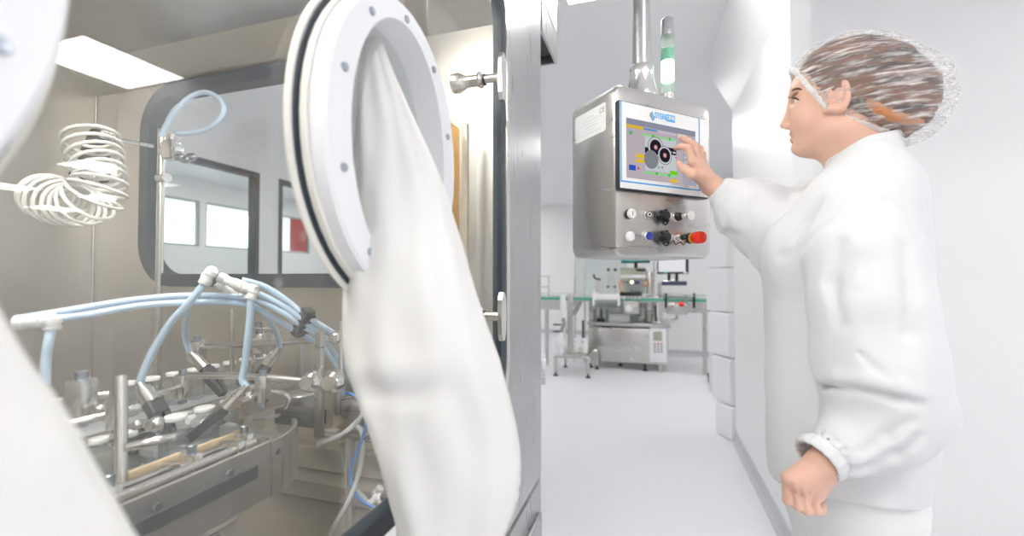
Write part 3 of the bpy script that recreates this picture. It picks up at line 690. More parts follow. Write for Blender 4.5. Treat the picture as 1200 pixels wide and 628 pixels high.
MB().lathe(c, PN, [(0, .014), (.0135, .014), (.0148, .018), (.0162, .022), (.0162, .040), (.0140, .0445), (.008, .046), (0, .046)], 32).build('red_head', M_red, k)
# name plate on the left side
LN = -PU
plc = lambda s_, t_, n_=0.: P0-PN*s_+PZ*t_+LN*n_
b = MB(); b.prism(rrect(.035, .168, .318, .390, .006, lambda u, v: plc(u, v, 0), 5), LN*.0012); npz = b.build('name_plate', M_white, cb, smooth_=False)
text_mesh('CE', 'lettering', M_grey, plc(.049, .373, .0013), PN, PZ, .013, npz, .0004)
for k in range(6):
    MB().box(plc(.105-.010*(k % 2), .372-.0085*k, .0014), (.045+.012*((k*7) % 4), .0012, .0004), (PN, PZ, LN)).build('print_line', mat('pale_print', (.6, .62, .65), .5), npz, smooth_=False)
# hanging pipe with its swivel joint
pc = (pp(0, 0)[0], ) ; top = onP(752, 104, pp(0, 0, -.052), PN); top = pp(float((top-P0)@PU), PH-.001, -.052)
b = MB(); b.lathe(top, (0, 0, 1), [(.0, 0), (.042, 0), (.042, .014), (.039, .020), (.030, .060), (.031, .064), (.031, .084), (.026, .090), (.0, .090)], 36); b.build('swivel_joint', M_chrome, cb)
b = MB(); b.cyl(top+V(0, 0, .07), (top[0], top[1], HC-.02), .0232, None, 32); b.build('hanging_pipe', M_steelv, cb)
MB().lathe((top[0], top[1], HC), (0, 0, -1), [(0, 0), (.07, 0), (.07, .012), (.03, .03), (0, .03)], 32).build('ceiling_flange', M_chrome, cb)
for k in range(4):
    a = k*math.pi/2+.5; MB().cyl(top+V(.035*math.cos(a), .035*math.sin(a), .012), top+V(.035*math.cos(a), .035*math.sin(a), .019), .004, None, 6).build('bolt', M_bolt, cb)
m = MB(); g0 = pp(PW-.01, .208, -.10); m.tube([g0, g0+PU*.022+PZ*.0, g0+PU*.034+PZ*.003, g0+PU*.046+PZ*.007], [.0045, .004, .003, .002], 8, 4); m.build('latch_lever', M_black, cb)
# beacon on top of the box
tb = onP(782.5, 108, pp(0, 0, -.085), PN); tb = pp(float((tb-P0)@PU), PH-.001, -.085); hz = .218
bc = MB(); bc.lathe(tb, (0, 0, 1), [(0, 0), (.026, 0), (.026, .004), (.019, .006), (.0175, .05), (0, .05)], 28); bc = bc.build('signal_beacon', M_chrome, cb)
z0 = .05
for nm, hh, mm in (('clear_segment', .036, G_lens), ('lit_segment', .060, emis('beacon_glow', (.62, 1., .74), 3.2)), ('green_segment', .034, mat('green_lens', (.25, .62, .42), .25)), ('clear_segment', .038, G_lens)):
    MB().lathe(tb+V(0, 0, z0), (0, 0, 1), [(0, .001), (.0178, .001), (.0184, .003), (.0184, hh-.003), (.0178, hh-.001), (0, hh-.001)], 28).build(nm, mm, bc); z0 += hh
MB().lathe(tb+V(0, 0, z0), (0, 0, 1), [(0, 0), (.0182, 0), (.0182, .047), (.015, .051), (0, .051)], 28).build('metal_cap', M_steelv, bc)

# ================================================================= PERSON in white, at the touch screen
FD = unit((-.94, .34, 0)); LD = unit((-.34, -.94, 0)); UZ = V(0, 0, 1); AF = (FD, LD, UZ)
M0 = atd(1000, 235, .90)
def mp(x, y, lat=0.): return onP(x, y, M0+LD*lat, LD)  # pixel on the body's middle plane, or a plane lat to its left
per = thing('person', 'person in white coat and hair net touching the control screen', 'person', (M0[0], M0[1], 0))
# ---- body: head, neck, trunk, arms and hands as one surface
B = SDF((.02, .72, .74), (.64, 1.34, 1.72), .0022)
B.ell(mp(1000, 99), (.092, .074, .088), AF, .01)                     # skull
B.ell(mp(968, 108), (.066, .064, .072), AF, .03)                     # forehead
B.ell(mp(962, 142), (.055, .055, .060), AF, .03)                     # mid face
for l in (-1, 1):
    B.ell(mp(951, 144, l*.028), (.026, .026, .028), AF, .02)         # cheeks
    B.cone(mp(986, 150, l*.044), mp(942, 173, l*.014), .024, .014, .025)   # jaw
B.ell(mp(938, 172.5), (.0165, .019, .0135), AF, .012)                   # chin
B.ell(mp(940, 162), (.019, .024, .017), AF, .012)                    # mouth mound
B.cone(mp(958, 171), mp(985, 172), .020, .040, .03)                  # under the chin
B.cone(mp(1000, 150), mp(1018, 215), .054, .064, .03)                # neck
B.cone(mp(933, 112), mp(919.5, 145), .0075, .0078, .010)             # nose ridge
B.ell(mp(918.5, 146.5), (.0085, .0095, .0075), AF, .006)
for l in (-1, 1):
    B.ell(mp(924.5, 148.5, l*.011), (.010, .0065, .0065), AF, .006)  # nostril wings
    B.ell(mp(933, 116, l*.031), (.012, .017, .011), AF, .012, 's')   # eye sockets
    B.ell(mp(934.5, 105.5, l*.026), (.010, .020, .006), AF, .012)    # brow ridge
B.ell(mp(929.3, 157.4), (.0072, .020, .0044), AF, .005)              # upper lip
B.ell(mp(931.0, 163.4), (.0078, .018, .0048), AF, .005)              # lower lip
B.chain([mp(930.5, 161, -.021), mp(926.0, 160.5, -.008), mp(926.0, 160.5, .008), mp(930.5, 161, .021)], [.0010, .0014, .0014, .0010], .002, 's')
B.ell(mp(930, 169.2), (.006, .014, .003), AF, .006, 's')
for l in (-1, 1):                                                    # nostrils
    B.ell(mp(921.5, 151, l*.006), (.004, .003, .003), AF, .002, 's')
    # lids over the eyeball
    B.ell(mp(938.8, 116.8, l*.0325), (.0146, .0152, .0118), AF, .003); B.chain([mp(929, 118.2, l*.022), mp(929.5, 118.0, l*.033), mp(934.5, 118.4, l*.047)], [.0022, .0030, .0022], .001, 's')
    # ears
    e = mp(983, 112, l*.073); ex = unit(-FD*.92+UZ*.0+LD*l*.42); ey = unit(UZ*.96-FD*.24); ez = np.cross(ex, ey)
    B.ell(e, (.021, .036, .0085), (ex, ey, ez), .006)
    B.ell(e+LD*l*.007-ex*.003+ey*.002, (.013, .025, .006), (ex, ey, ez), .004, 's')
    B.ell(e-ey*.026-ex*.010, (.009, .011, .006), AF, .006)
    B.ell(e+ex*(-.002)+ey*.004+LD*l*.001, (.006, .016, .004), (ex, ey, ez), .004)
# trunk and arms under the coat
B.chain([mp(1018, 215), mp(1010, 300), mp(1005, 420), mp(1000, 560)], [.065, .09, .09, .10], .03)
LS, LE, LW = atd(1010, 262, .80), atd(1066, 462, .775), atd(966, 543, .745)
RS, RE, RW = atd(985, 245, 1.03), atd(916, 272, 1.045), onP(833.5, 217, P0+PN*(.016+.050), PN)
B.cone(mp(1010, 262), LS, .06, .055, .03); B.chain([LS, LE, LW], [.05, .042, .028], .02)
B.cone(mp(1000, 250), RS, .06, .055, .03); B.chain([RS, RE, RW], [.045, .038, .0265], .02)
# right hand on the screen: distance d in front of the glass
hs = lambda x, y, d: onP(x, y, P0+PN*(.018+d), PN)
def finger(pts, r, k=.0045): B.chain(pts, r, k)
wr = RW
mI, mM, mR, mP = hs(811.5, 189, .050), hs(815.5, 184.5, .043), hs(820, 185.5, .034), hs(824, 189.5, .026)
for a, r0, r1 in ((mI, .0165, .0105), (mM, .017, .0105), (mR, .016, .010), (mP, .0145, .0092)): B.cone(wr+(a-wr)*.12, a, r0, r1, .010)
finger([mI, hs(806.3, 173.2, .047), hs(798.5, 171.7, .030), hs(791.8, 173.4, .010)], [.0100, .0088, .0078, .0066])
finger([mM, hs(814, 170, .038), hs(806, 165, .028), hs(799, 162.4, .018)], [.0100, .0088, .0078, .0066])
finger([mR, hs(820.3, 174.5, .030), hs(814.5, 171, .016), hs(808, 172, .010)], [.0095, .0085, .0075, .0064])
finger([mP, hs(824, 181, .022), hs(820.5, 177, .012), hs(815.5, 178, .009)], [.0086, .0076, .0068, .0058])
tb0 = hs(822, 208, .048); B.cone(wr, tb0, .0175, .0155, .012)
finger([tb0, hs(811, 204.5, .050), hs(802.2, 198.2, .040), hs(795.2, 191.8, .030)], [.0150, .0112, .0096, .0078], .008)
# left hand hanging, fingers curled
hl = lambda x, y, d=0.: atd(x, y, .742+d)
lw = LW
kI, kM, kR, kP = hl(923.5, 560, .004), hl(932, 567.5, -.002), hl(942, 573.5, -.002), hl(953.5, 580, .004)
B.chain([atd(992, 519, .758), hl(966, 546, .004), hl(950, 553, .004)], [.018, .0225, .018], .01); B.cone(hl(972, 556, .008), hl(959, 580, .010), .0135, .0105, .012); B.cone(hl(950, 560, .012), hl(942, 572, .016), .016, .014, .012)
for a, r in ((kI, .0115), (kM, .0115), (kR, .0108), (kP, .0100)): B.cone(lw+(a-lw)*.15, a, .0165, r, .012)
finger([kI, hl(923, 586, .006), hl(931, 590, .024), hl(938, 578, .032)], [.0092, .0084, .0076, .0066], .002)
finger([kM, hl(934.5, 592.5, .0), hl(942, 595, .020), hl(946, 582, .030)], [.0092, .0085, .0076, .0066], .002)
finger([kR, hl(945, 597.5, .0), hl(951, 598, .019), hl(954, 587, .028)], [.0088, .0082, .0074, .0064], .002)
finger([kP, hl(955.5, 597.5, .004), hl(963, 598, .014), hl(964, 591, .024)], [.0082, .0076, .0070, .0060], .002)
for a, b_ in (((927.5, 566), (929.5, 589)), ((937, 571.5), (940, 594)), ((948, 577.5), (950, 598))): B.crease([a, ((a[0]+b_[0])/2, (a[1]+b_[1])/2), b_], .0030, .003)
tq = hl(934, 556, .022); B.cone(lw+V(0, 0, -.005), tq, .016, .013, .012); finger([tq, hl(928, 570, .032), hl(929, 585, .040)], [.0125, .0105, .0082], .006)
M_skin = mat('skin', (.80, .545, .435), .48, sss=.12, spec=.35)
nt = M_skin.node_tree; nz = nt.nodes.new('ShaderNodeTexNoise'); nz.inputs['Scale'].default_value = 22; nz.inputs['Detail'].default_value = 3
tc = nt.nodes.new('ShaderNodeTexCoord'); nt.links.new(tc.outputs['Object'], nz.inputs['Vector'])
mx = nt.nodes.new('ShaderNodeMix'); mx.data_type = 'RGBA'; mx.inputs[6].default_value = (.78, .52, .40, 1); mx.inputs[7].default_value = (.70, .41, .31, 1)
nt.links.new(nz.outputs[0], mx.inputs[0]); at_ = nt.nodes.new('ShaderNodeAttribute'); at_.attribute_name = 'flush'
m2 = nt.nodes.new('ShaderNodeMix'); m2.data_type = 'RGBA'; m2.inputs[7].default_value = (.66, .27, .25, 1)
nt.links.new(at_.outputs['Fac'], m2.inputs[0]); nt.links.new(mx.outputs[2], m2.inputs[6]); nt.links.new(m2.outputs[2], nt.nodes['Principled BSDF'].inputs['Base Color'])
v, q = B.net(); body = np_mesh('body', v, q, M_skin, per, 2)
w0 = np.array(wloc(per)); vv = np.empty(len(body.data.vertices)*3); body.data.vertices.foreach_get('co', vv); vv = vv.reshape(-1, 3)+w0
def near(c, rad): 
    d = (vv-c); u = np.sqrt(sum(((d@e)/r)**2 for e, r in zip(AF, rad))); return np.clip(1.6-u, 0, 1)
fl = np.maximum(near(mp(926.5, 157.5), (.007, .019, .0042)), near(mp(927.5, 164.6), (.007, .017, .0046)))*.75
for l in (-1, 1): fl = np.maximum(fl, near(mp(950, 143, l*.045), (.022, .022, .020))*.14)
for l in (-1, 1): fl = np.maximum(fl, near(mp(983, 112, l*.073), (.02, .012, .034))*.18)
for c in (hs(791.8, 173.4, .010), hs(799, 162.4, .018), hs(795.2, 191.8, .03), hs(806.3, 173.2, .047), hs(814, 170, .038)): fl = np.maximum(fl, near(c, (.010, .010, .010))*.28)
for c in (kI, kM, kR, kP): fl = np.maximum(fl, near(c, (.012, .012, .012))*.25)
at = body.data.attributes.new('flush', 'FLOAT', 'POINT'); at.data.foreach_set('value', fl.astype(np.float32))
# nails
M_nail = mat('nail', (.85, .60, .54), .25)
for tip, prev, up in ((hs(791.8, 173.4, .010), hs(798.5, 171.7, .030), UZ), (hs(799, 162.4, .018), hs(806, 165, .028), UZ), (hs(795.2, 191.8, .03), hs(802.2, 198.2, .04), PN)):
    d_ = unit(tip-prev); u_ = unit(up-d_*(up@d_)); MB().sph(tip+u_*.0052-d_*.001, .0042, 10, (1, .8, .35), (d_, np.cross(u_, d_), u_)).build('finger_nail', M_nail, body)
# eyes
for l in (-1, 1):
    c = mp(938.7, 117.6, l*.0325); gz = unit(FD-UZ*.08)
    ey = MB(); ey.sph(c, .0128, 20); ey = ey.build('eye', mat('eye_white', (.85, .83, .80), .2), per)
    MB().sph(c+gz*.0076, .0064, 16, (.95, .95, .95)).build('iris', mat('brown_iris', (.07, .035, .018), .12), ey)
    mir = lambda p: p if l > 0 else p-LD*(2*float((p-M0)@LD))
    sfc = lambda x, y, k=0.: mir(B.hit(x, y, k) if B.hit(x, y, k) is not None else mp(x, y, .04))
    lash = MB(); lash.tube([sfc(926.6, 115.6), sfc(928.6, 114.4), sfc(931.5, 114.6), sfc(934.5, 116.0), sfc(937.0, 117.8)], [.0008, .0016, .0016, .0014, .0005], 6)
    for k in range(7):
        t_ = k/6; b0 = sfc(927.2+7.5*t_, 115.0+.8*t_); lash.tube([b0, b0+FD*.0045+UZ*.0012+LD*l*.002*t_, b0+FD*.0075+UZ*.005+LD*l*.004*t_], [.0006, .0005, .0002], 5, 3)
    lash.build('eyelashes', mat('lash', (.02, .014, .012), .6), ey)
    MB().tube([sfc(928.2, 106.2), sfc(931.5, 104.4), sfc(936, 104.0), sfc(941.5, 105.8)], [.0014, .0022, .0020, .0006], 8).build('eyebrow', mat('brow_hair', (.12, .065, .04), .8), per)
# ---- hair
Hh = SDF((.16, .82, 1.40), (.64, 1.22, 1.72), .0024)
def hull(s, e):
    s.ell(mp(1001, 98), (.093+e, .078+e, .090+e), AF, .01); s.ell(mp(974, 98), (.075+e, .070+e, .074+e), AF, .03)
    s.ell(mp(1040, 108), (.072+e, .066+e, .070+e), AF, .035); s.ell(mp(1066, 118), (.040+e, .045+e, .056+e), AF, .03)
    s.cone(mp(1000, 130), mp(1030, 142), .058+e, .050+e, .03); return s
def pl(s, a, b, k=0., la=.072, lb=.078):                                  # keep what lies above the line a-b (pixels), extended across the head
    A, Bq = mp(*a, la), mp(*b, lb); d = unit(Bq-A); n = np.cross(d, LD); n = -n if n[2] > 0 else n
    A = A+n*k; return s.plane_cut(A, n)
hull(Hh, .0); pl(Hh, (937, 80), (976, 122), 0, .035); pl(Hh, (968, 119), (1052, 150))
# bun coiled low at the back
Hh.chain([mp(1022, 118, .045), mp(1040, 132, .046), mp(1062, 141, .036), mp(1082, 136, .018), mp(1090, 118, 0), mp(1084, 100, -.01)], [.009, .012, .013, .0135, .0135, .012], .004)
Hh.ell(mp(1072, 115), (.026, .05, .036), AF, .006)
Hh.wrinkle(.016, .0028, (1, 1, 3.2), 5)
M_hair = mat('brown_hair', (.14, .075, .045), .5, spec=.4)
nt = M_hair.node_tree; tc = nt.nodes.new('ShaderNodeTexCoord'); mpn = nt.nodes.new('ShaderNodeMapping'); mpn.inputs['Scale'].default_value = (5, 9, 42); mpn.inputs['Rotation'].default_value = (0, .35, 0)
nz = nt.nodes.new('ShaderNodeTexNoise'); nz.inputs['Scale'].default_value = 2.2; nz.inputs['Detail'].default_value = 6; nt.links.new(tc.outputs['Object'], mpn.inputs[0]); nt.links.new(mpn.outputs[0], nz.inputs['Vector'])
cr = nt.nodes.new('ShaderNodeValToRGB'); cr.color_ramp.elements[0].position = .36; cr.color_ramp.elements[0].color = (.022, .015, .013, 1); cr.color_ramp.elements[1].position = .66; cr.color_ramp.elements[1].color = (.26, .10, .05, 1)
nt.links.new(nz.outputs[0], cr.inputs[0]); nt.links.new(cr.outputs[0], nt.nodes['Principled BSDF'].inputs['Base Color'])
v, q = Hh.net(); hair = np_mesh('hair', v, q, M_hair, per, 1)
MB().chain if False else None
rb = MB(); rb.tube([mp(1017, 117, .062), mp(1028, 127, .064), mp(1046, 136, .056), mp(1064, 141, .042), mp(1080, 142, .026)], [.006, .0095, .0105, .0100, .006], 12)
rb.build('twisted_lock', mat('auburn_hair', (.50, .21, .09), .55, bump=(90, .5, (1, 1, 3))), hair)
# ---- hair net: thin crinkled gauze with a gathered elastic hem
Nn = SDF((.16, .82, 1.40), (.66, 1.22, 1.73), .0024)
hull(Nn, .0085); Nn.ell(mp(1086, 112), (.034, .05, .060), AF, .04); Nn.ell(mp(1068, 140), (.028, .05, .030), AF, .03)
Nn.ell(mp(984, 112), (.03, .088, .044), AF, .02)
Nn.wrinkle(.012, .0022, (1.0, 1.0, 2.6), 9); Nn.wrinkle(.035, .003, (1, 1, 1), 10)
L1 = ((930, 89, ), (970, 132)); L2 = ((971, 133), (1050, 155))
import copy as _cp_
band = _cp_.copy(Nn); band.f = np.abs(Nn.f)-.0026
hullf = Nn.f.copy()
pl(Nn, *L1, 0, .03); pl(Nn, *L2)
tmp = _cp_.copy(Nn); tmp.f = np.full_like(Nn.f, -1.); pl(tmp, *L1, 0, .03); pl(tmp, *L2)      # distance to the hem cut alone
def keepf(c):
    i = np.clip(np.round((c-Nn.lo)/Nn.h).astype(int), 0, Nn.n-1); return tmp.f[tuple(i.T)] < -.0030
def gauze():
    m = bpy.data.materials.new('hair_net_gauze'); m.use_nodes = True; nt = m.node_tree
    for n in list(nt.nodes): nt.nodes.remove(n)
    o = nt.nodes.new('ShaderNodeOutputMaterial'); t = nt.nodes.new('ShaderNodeBsdfTransparent'); d = nt.nodes.new('ShaderNodeBsdfDiffuse'); d.inputs[0].default_value = (.93, .93, .93, 1)
    tl = nt.nodes.new('ShaderNodeBsdfTranslucent'); tl.inputs[0].default_value = (.93, .93, .93, 1); dm = nt.nodes.new('ShaderNodeMixShader'); dm.inputs[0].default_value = .35
    nt.links.new(d.outputs[0], dm.inputs[1]); nt.links.new(tl.outputs[0], dm.inputs[2])
    tc = nt.nodes.new('ShaderNodeTexCoord'); acc = None
    for rot, sc, w in (((.15, .75, .2), (18, 18, 150), .75), ((.1, .35, .3), (22, 22, 170), .5), ((.1, -.5, .3), (26, 26, 120), .35), ((0, 0, 0), (60, 60, 60), .18)):
        mpn = nt.nodes.new('ShaderNodeMapping'); mpn.inputs['Scale'].default_value = sc; mpn.inputs['Rotation'].default_value = rot
        nz = nt.nodes.new('ShaderNodeTexNoise'); nz.inputs['Scale'].default_value = 1; nz.inputs['Detail'].default_value = 3; nt.links.new(tc.outputs['Object'], mpn.inputs[0]); nt.links.new(mpn.outputs[0], nz.inputs['Vector'])
        r = nt.nodes.new('ShaderNodeMapRange'); r.inputs[1].default_value = .54; r.inputs[2].default_value = .74; r.inputs[3].default_value = 0; r.inputs[4].default_value = w; nt.links.new(nz.outputs[0], r.inputs[0])
        if acc is None: acc = r.outputs[0]
        else: a = nt.nodes.new('ShaderNodeMath'); a.operation = 'ADD'; nt.links.new(acc, a.inputs[0]); nt.links.new(r.outputs[0], a.inputs[1]); acc = a.outputs[0]
    a = nt.nodes.new('ShaderNodeMath'); a.operation = 'ADD'; a.inputs[1].default_value = .14; a.use_clamp = True; nt.links.new(acc, a.inputs[0])
    mx = nt.nodes.new('ShaderNodeMixShader'); nt.links.new(a.outputs[0], mx.inputs[0]); nt.links.new(t.outputs[0], mx.inputs[1]); nt.links.new(dm.outputs[0], mx.inputs[2]); nt.links.new(mx.outputs[0], o.inputs[0]); return m
M_gauze = gauze()
v, q = Nn.net(); hnet = np_mesh('hair_net', v, q, M_gauze, per, 1, keepf)
band.f = np.maximum(band.f, np.abs(tmp.f+.003)-.0042); band.wrinkle(.0055, .0016, (1, 1, 1), 3)
v, q = band.net(); M_hem = mat('elastic_gauze', (.90, .89, .88), .8); M_hem.node_tree.nodes['Principled BSDF'].inputs['Alpha'].default_value = .68
np_mesh('elastic_hem', v, q, M_hem, hnet, 1)
# ---- coat
C_ = SDF((.06, .62, .68), (.70, 1.34, 1.54), .0042)
# silhouette rows: y px, front px, back px, half width across
sil = [(176, 985, 1052, .075), (190, 972, 1068, .100), (205, 960, 1078, .122), (222, 944, 1088, .142), (245, 924, 1094, .156), (270, 908, 1098, .150), (295, 897, 1101, .142), (320, 895, 1102, .138), (360, 896, 1101, .136), (400, 895, 1100, .138), (450, 896, 1101, .145), (500, 897, 1102, .154), (530, 899, 1099, .160), (556, 902, 1093, .164)]
zs, cx, cy, fa, la = [], [], [], [], []
for y, a, b_, wd in sil:
    A, Bq = mp(a, y), mp(b_, y); c = (A+Bq)/2; zs.append((A[2]+Bq[2])/2); cx.append(c[0]); cy.append(c[1]); fa.append(abs((A-Bq)@FD)/2); la.append(wd)
o_ = np.argsort(zs); g = lambda t: list(np.array(t)[o_])
C_.stack(g(zs), g(cx), g(cy), g(fa), g(la), FD, LD, .01, 'u', 2.3)
# left sleeve: shoulder, bulky elbow, forearm coming forward, gathered cuff; joins the trunk only at the shoulder
A_ = _cp_.copy(C_); A_.f = np.full_like(C_.f, .5)
A_.chain([atd(1012, 243, .825), atd(1014, 300, .785), atd(1018, 360, .768), atd(1024, 420, .765), atd(1030, 465, .765)], [.070, .085, .089, .092, .090], .03)
A_.chain([atd(1052, 484, .77), atd(1020, 505, .76), atd(990, 522, .752)], [.068, .066, .050], .03)
A_.chain([atd(990, 522, .752), atd(966, 530, .748)], [.050, .036], .014)
kk = np.clip((C_.ax[2]-1.22)/.16, 0, 1)*.045+.006; kk = kk[None, None, :]
hh = np.clip(.5+.5*(A_.f-C_.f)/kk, 0, 1); C_.f = (A_.f*(1-hh)+C_.f*hh-kk*hh*(1-hh)).astype(np.float32)
# right sleeve
ra = lambda t: RW+(RE-RW)*t
C_.chain([RS+V(0, 0, .01), RE+V(0, 0, .0), ra(.5), ra(.22)], [.082, .082, .068, .038], .03)
# bust
C_.ell(mp(934, 300, .06), (.062, .07, .075), AF, .04); C_.ell(mp(934, 300, -.06), (.062, .07, .075), AF, .04)
# cloth: soft folds, then the few sharp creases that can be picked out
C_.wrinkle(.13, .0085, (1, 1, .8), 21); C_.wrinkle(.05, .0034, (1.2, 1.2, .7), 22); C_.wrinkle(.024, .0012, (1, 1, .6), 26)
C_.wrinkle(.036, .007, (1.6, 1.6, .8), 23, np.minimum(RE, RW)-.08, np.maximum(RE, RW)+.09)
C_.crease([(958, 452), (985, 452), (1015, 456), (1045, 462), (1080, 472)], .006, .016, 's', -.001)     # fold over the elbow
C_.crease([(960, 443), (985, 442), (1015, 445), (1045, 450), (1075, 460)], .007, .018, 'u', .002)
C_.crease([(1008, 414), (1024, 430), (1046, 446)], .003, .008)
C_.crease([(972, 270), (985, 246), (1005, 234), (1040, 234), (1062, 250), (1074, 280)], .0016, .006)     # armhole seam
C_.crease([(1022, 176), (1024, 208), (1026, 232)], .0016, .005)                                       # shoulder seam
C_.crease([(990, 552), (1020, 548), (1050, 534), (1078, 512)], .004, .014)
C_.crease([(1010, 530), (1040, 512), (1070, 492)], .004, .014)
C_.crease([(960, 235), (945, 260), (930, 280)], .005, .018); C_.crease([(968, 262), (940, 290), (915, 300)], .004, .016)
C_.crease([(985, 285), (975, 330), (985, 380)], .004, .02); C_.crease([(1060, 290), (1068, 340), (1064, 390)], .004, .02); C_.crease([(1000, 250), (1010, 290), (1004, 330)], .004, .02, 'u', .003)
C_.crease([(897, 305), (897, 400), (899, 520)], .002, .005)                                           # front closure
for i in range(9):      # gathers at the left cuff
    a = -1.2+.34*i; c = atd(968, 532, .748); ax_ = unit(atd(950, 545, .742)-atd(990, 522, .755)); x_, y_, _z = frame(ax_)
    d_ = np.array(x_)*math.cos(a)+np.array(y_)*math.sin(a); C_.cone(c+d_*.037-ax_*.012, c+d_*.034+ax_*.012, .0028, .0022, .004, 's')
# openings: neck and cuffs
C_.cone(mp(1012, 150), mp(1018, 205), .066, .066, .004, 's')
C_.cone(atd(975, 527, .750), atd(938, 556, .735), .028, .032, .003, 's')
C_.cone(ra(.25), ra(-.1), .0275, .032, .003, 's')
v, q = C_.net(); coat = np_mesh('lab_coat', v, q, M_coat, per, 2)
# stand collar, open slightly at the throat
vs, fc = [], []; NC = 72; rws = 7
for i in range(rws):
    t_ = i/(rws-1)
    for j in range(NC):
        a = 2*math.pi*j/NC; ca, sa = math.cos(a), math.sin(a)      # ca>0: front
        yb, yt = (212 if ca > 0 else 212-24*abs(ca)), 172+17*ca+(4*ca if ca > 0 else 0)
        yv = yb+(yt-yb)*t_; cxp = 1014-2*t_; half = 47.5-2.5*t_
        p = mp(cxp-half*ca, yv, 0); p = p+LD*((.077-.004*t_)*sa)+UZ*(.0015*math.sin(5*a)*t_); vs.append(p)
for i in range(rws-1):
    for j in range(NC): k = (j+1) % NC; fc.append((i*NC+j, i*NC+k, (i+1)*NC+k, (i+1)*NC+j))
cl = MB(); cl.mesh(vs, fc); col_ = cl.build('collar', M_coat, coat, angle=70)
sd = col_.modifiers.new('thick', 'SOLIDIFY'); sd.thickness = .004; sd.offset = 0
ss = col_.modifiers.new('round', 'SUBSURF'); ss.levels = 1; ss.render_levels = 1
# cuffs
def cuff(c, ax_, r, w_, name='cuff'):
    x_, y_, z_ = frame(ax_); vs, fc = [], []
    for i in range(7):
        t_ = i/6-.5
        for j in range(60):
            a = 2*math.pi*j/60; rr = r*(1+.10*math.cos(math.pi*t_)+.035*math.sin(15*a)+.02*math.sin(23*a+1)); p = Vector(c)+z_*(t_*w_)+x_*(rr*math.cos(a))+y_*(rr*math.sin(a)); vs.append(p)
    for i in range(6):
        for j in range(60): k = (j+1) % 60; fc.append((i*60+j, i*60+k, (i+1)*60+k, (i+1)*60+j))
    b = MB(); b.mesh(vs, fc); o = b.build(name, M_coat, coat, angle=80); s_ = o.modifiers.new('thick', 'SOLIDIFY'); s_.thickness = .004; s_.offset = 0; return o
cuff(atd(962, 535, .746), atd(945, 552, .738)-atd(985, 518, .755), .0355, .022)
cuff(ra(.19), RW-RE, .0345, .022)
# ---- trousers and shoes
T_ = SDF((.08, .72, .06), (.66, 1.30, .86), .0055)
hp = [mp(1000, 590, .0)]; hz = hp[0][2]
for l in (-1, 1):
    hipp = mp(998, 590, l*.045); kn = V(hipp[0], hipp[1], .47)+FD*.012; an = V(hipp[0], hipp[1], .09)
    T_.chain([hipp+V(0, 0, .03), kn, an], [.096, .085, .075], .03)
T_.ell(mp(998, 580), (.118, .130, .09), AF, .03); T_.wrinkle(.09, .006, (1, 1, .6), 31); T_.wrinkle(.035, .0025, (1, 1, .6), 32)
v, q = T_.net(); np_mesh('trousers', v, q, M_trouser, per, 2)
for l in (-1, 1):
    hipp = mp(998, 585, l*.085); f0 = V(hipp[0], hipp[1], 0); s_ = SDF(f0-V(.25, .25, .02), f0+V(.25, .25, .16), .006)
    s_.cone(f0-FD*.05+UZ*.045, f0+FD*.12+UZ*.035, .043, .036, .02); s_.cone(f0-FD*.02+UZ*.05, f0-FD*.02+UZ*.11, .042, .045, .02); s_.plane_cut(f0, -UZ)
    v, q = s_.net(); np_mesh('shoe', v, q, M_white, per, 1)

# ================================================================= INSIDE THE ISOLATOR
fm = thing('filling_machine', 'steel vial filling machine with rods and clamps inside the isolator', 'machine', (-.85, .3, ZF))
ZD = .915
def plan(pts, z0, z1, name, m_, par=fm): return MB().prism([(x, y, z0) for x, y in pts], (0, 0, z1-z0)).build(name, m_, par, smooth_=False)
rnd = [(-.60-.11+.11*math.cos(a), .58+.12*math.sin(a)) for a in np.linspace(0, math.pi/2, 9)]
plan([(-.60, -.4)]+rnd+[(-.97, .70), (-.97, -.4)], .872, ZD, 'deck', M_cham)
plan([(-.97, .45), (-.97, 1.06), (-1.24, 1.06), (-1.24, .45)], .872, ZD, 'rear_deck', M_cham)
m = MB()          # front apron with its rolled end
for i in range(8):
    (x0, y0), (x1, y1) = rnd[i], rnd[i+1]; m.prism([(x0, y0, .862), (x1, y1, .862), (x1, y1, .952), (x0, y0, .952)], V(x0+.71, (y0-.58), 0)*.05)
m.bx(-.604, -.598, -.4, .58, .862, .952, .001); m.build('front_apron', M_cham, fm, smooth_=False)
MB().bx(-.598, -.592, -.4, .55, .905, .925, .001).build('dark_strip', M_blackg, fm, smooth_=False)
m = MB(); m.bx(-.665, -.635, -.4, .56, ZD, .930, .002); m.build('belt_guide', M_blackg, fm)
MB().bx(-.795, -.685, -.4, .66, ZD, ZD+.006, .002).build('conveyor_belt', M_grey, fm)
MB().bx(-1.13, -1.03, .55, 1.04, ZD, ZD+.006, .002).build('conveyor_belt', M_grey, fm)
MB().cyl((-.612, -.4, .957), (-.612, .56, .957), .0055).build('guide_rod', M_chrome, fm)
MB().bx(-.692, -.684, -.4, .60, .938, .954, .002).build('tan_guide', M_brass, fm)
MB().cyl((-.805, -.4, .968), (-.805, .62, .968), .005).build('guide_rod', M_chrome, fm)
MB().cyl((-.668, -.4, .944), (-.668, .60, .944), .0042).build('guide_rod', M_chrome, fm)
for x, z in ((-.612, .835), (-.66, .80), (-.62, .765)): MB().cyl((x, -.4, z), (x, .50, z), .0085).build('frame_bar', M_chrome, fm)
for y in (.0, .40): MB().bx(-.67, -.60, y-.012, y+.012, .75, .872, .004).build('bar_bracket', M_steel, fm)
for y in (-.1, .1, .24, .36, .48): MB().cyl((-.655, y, .93), (-.655, y, .966), .006, None, 12).build('guide_post', M_chrome, fm)
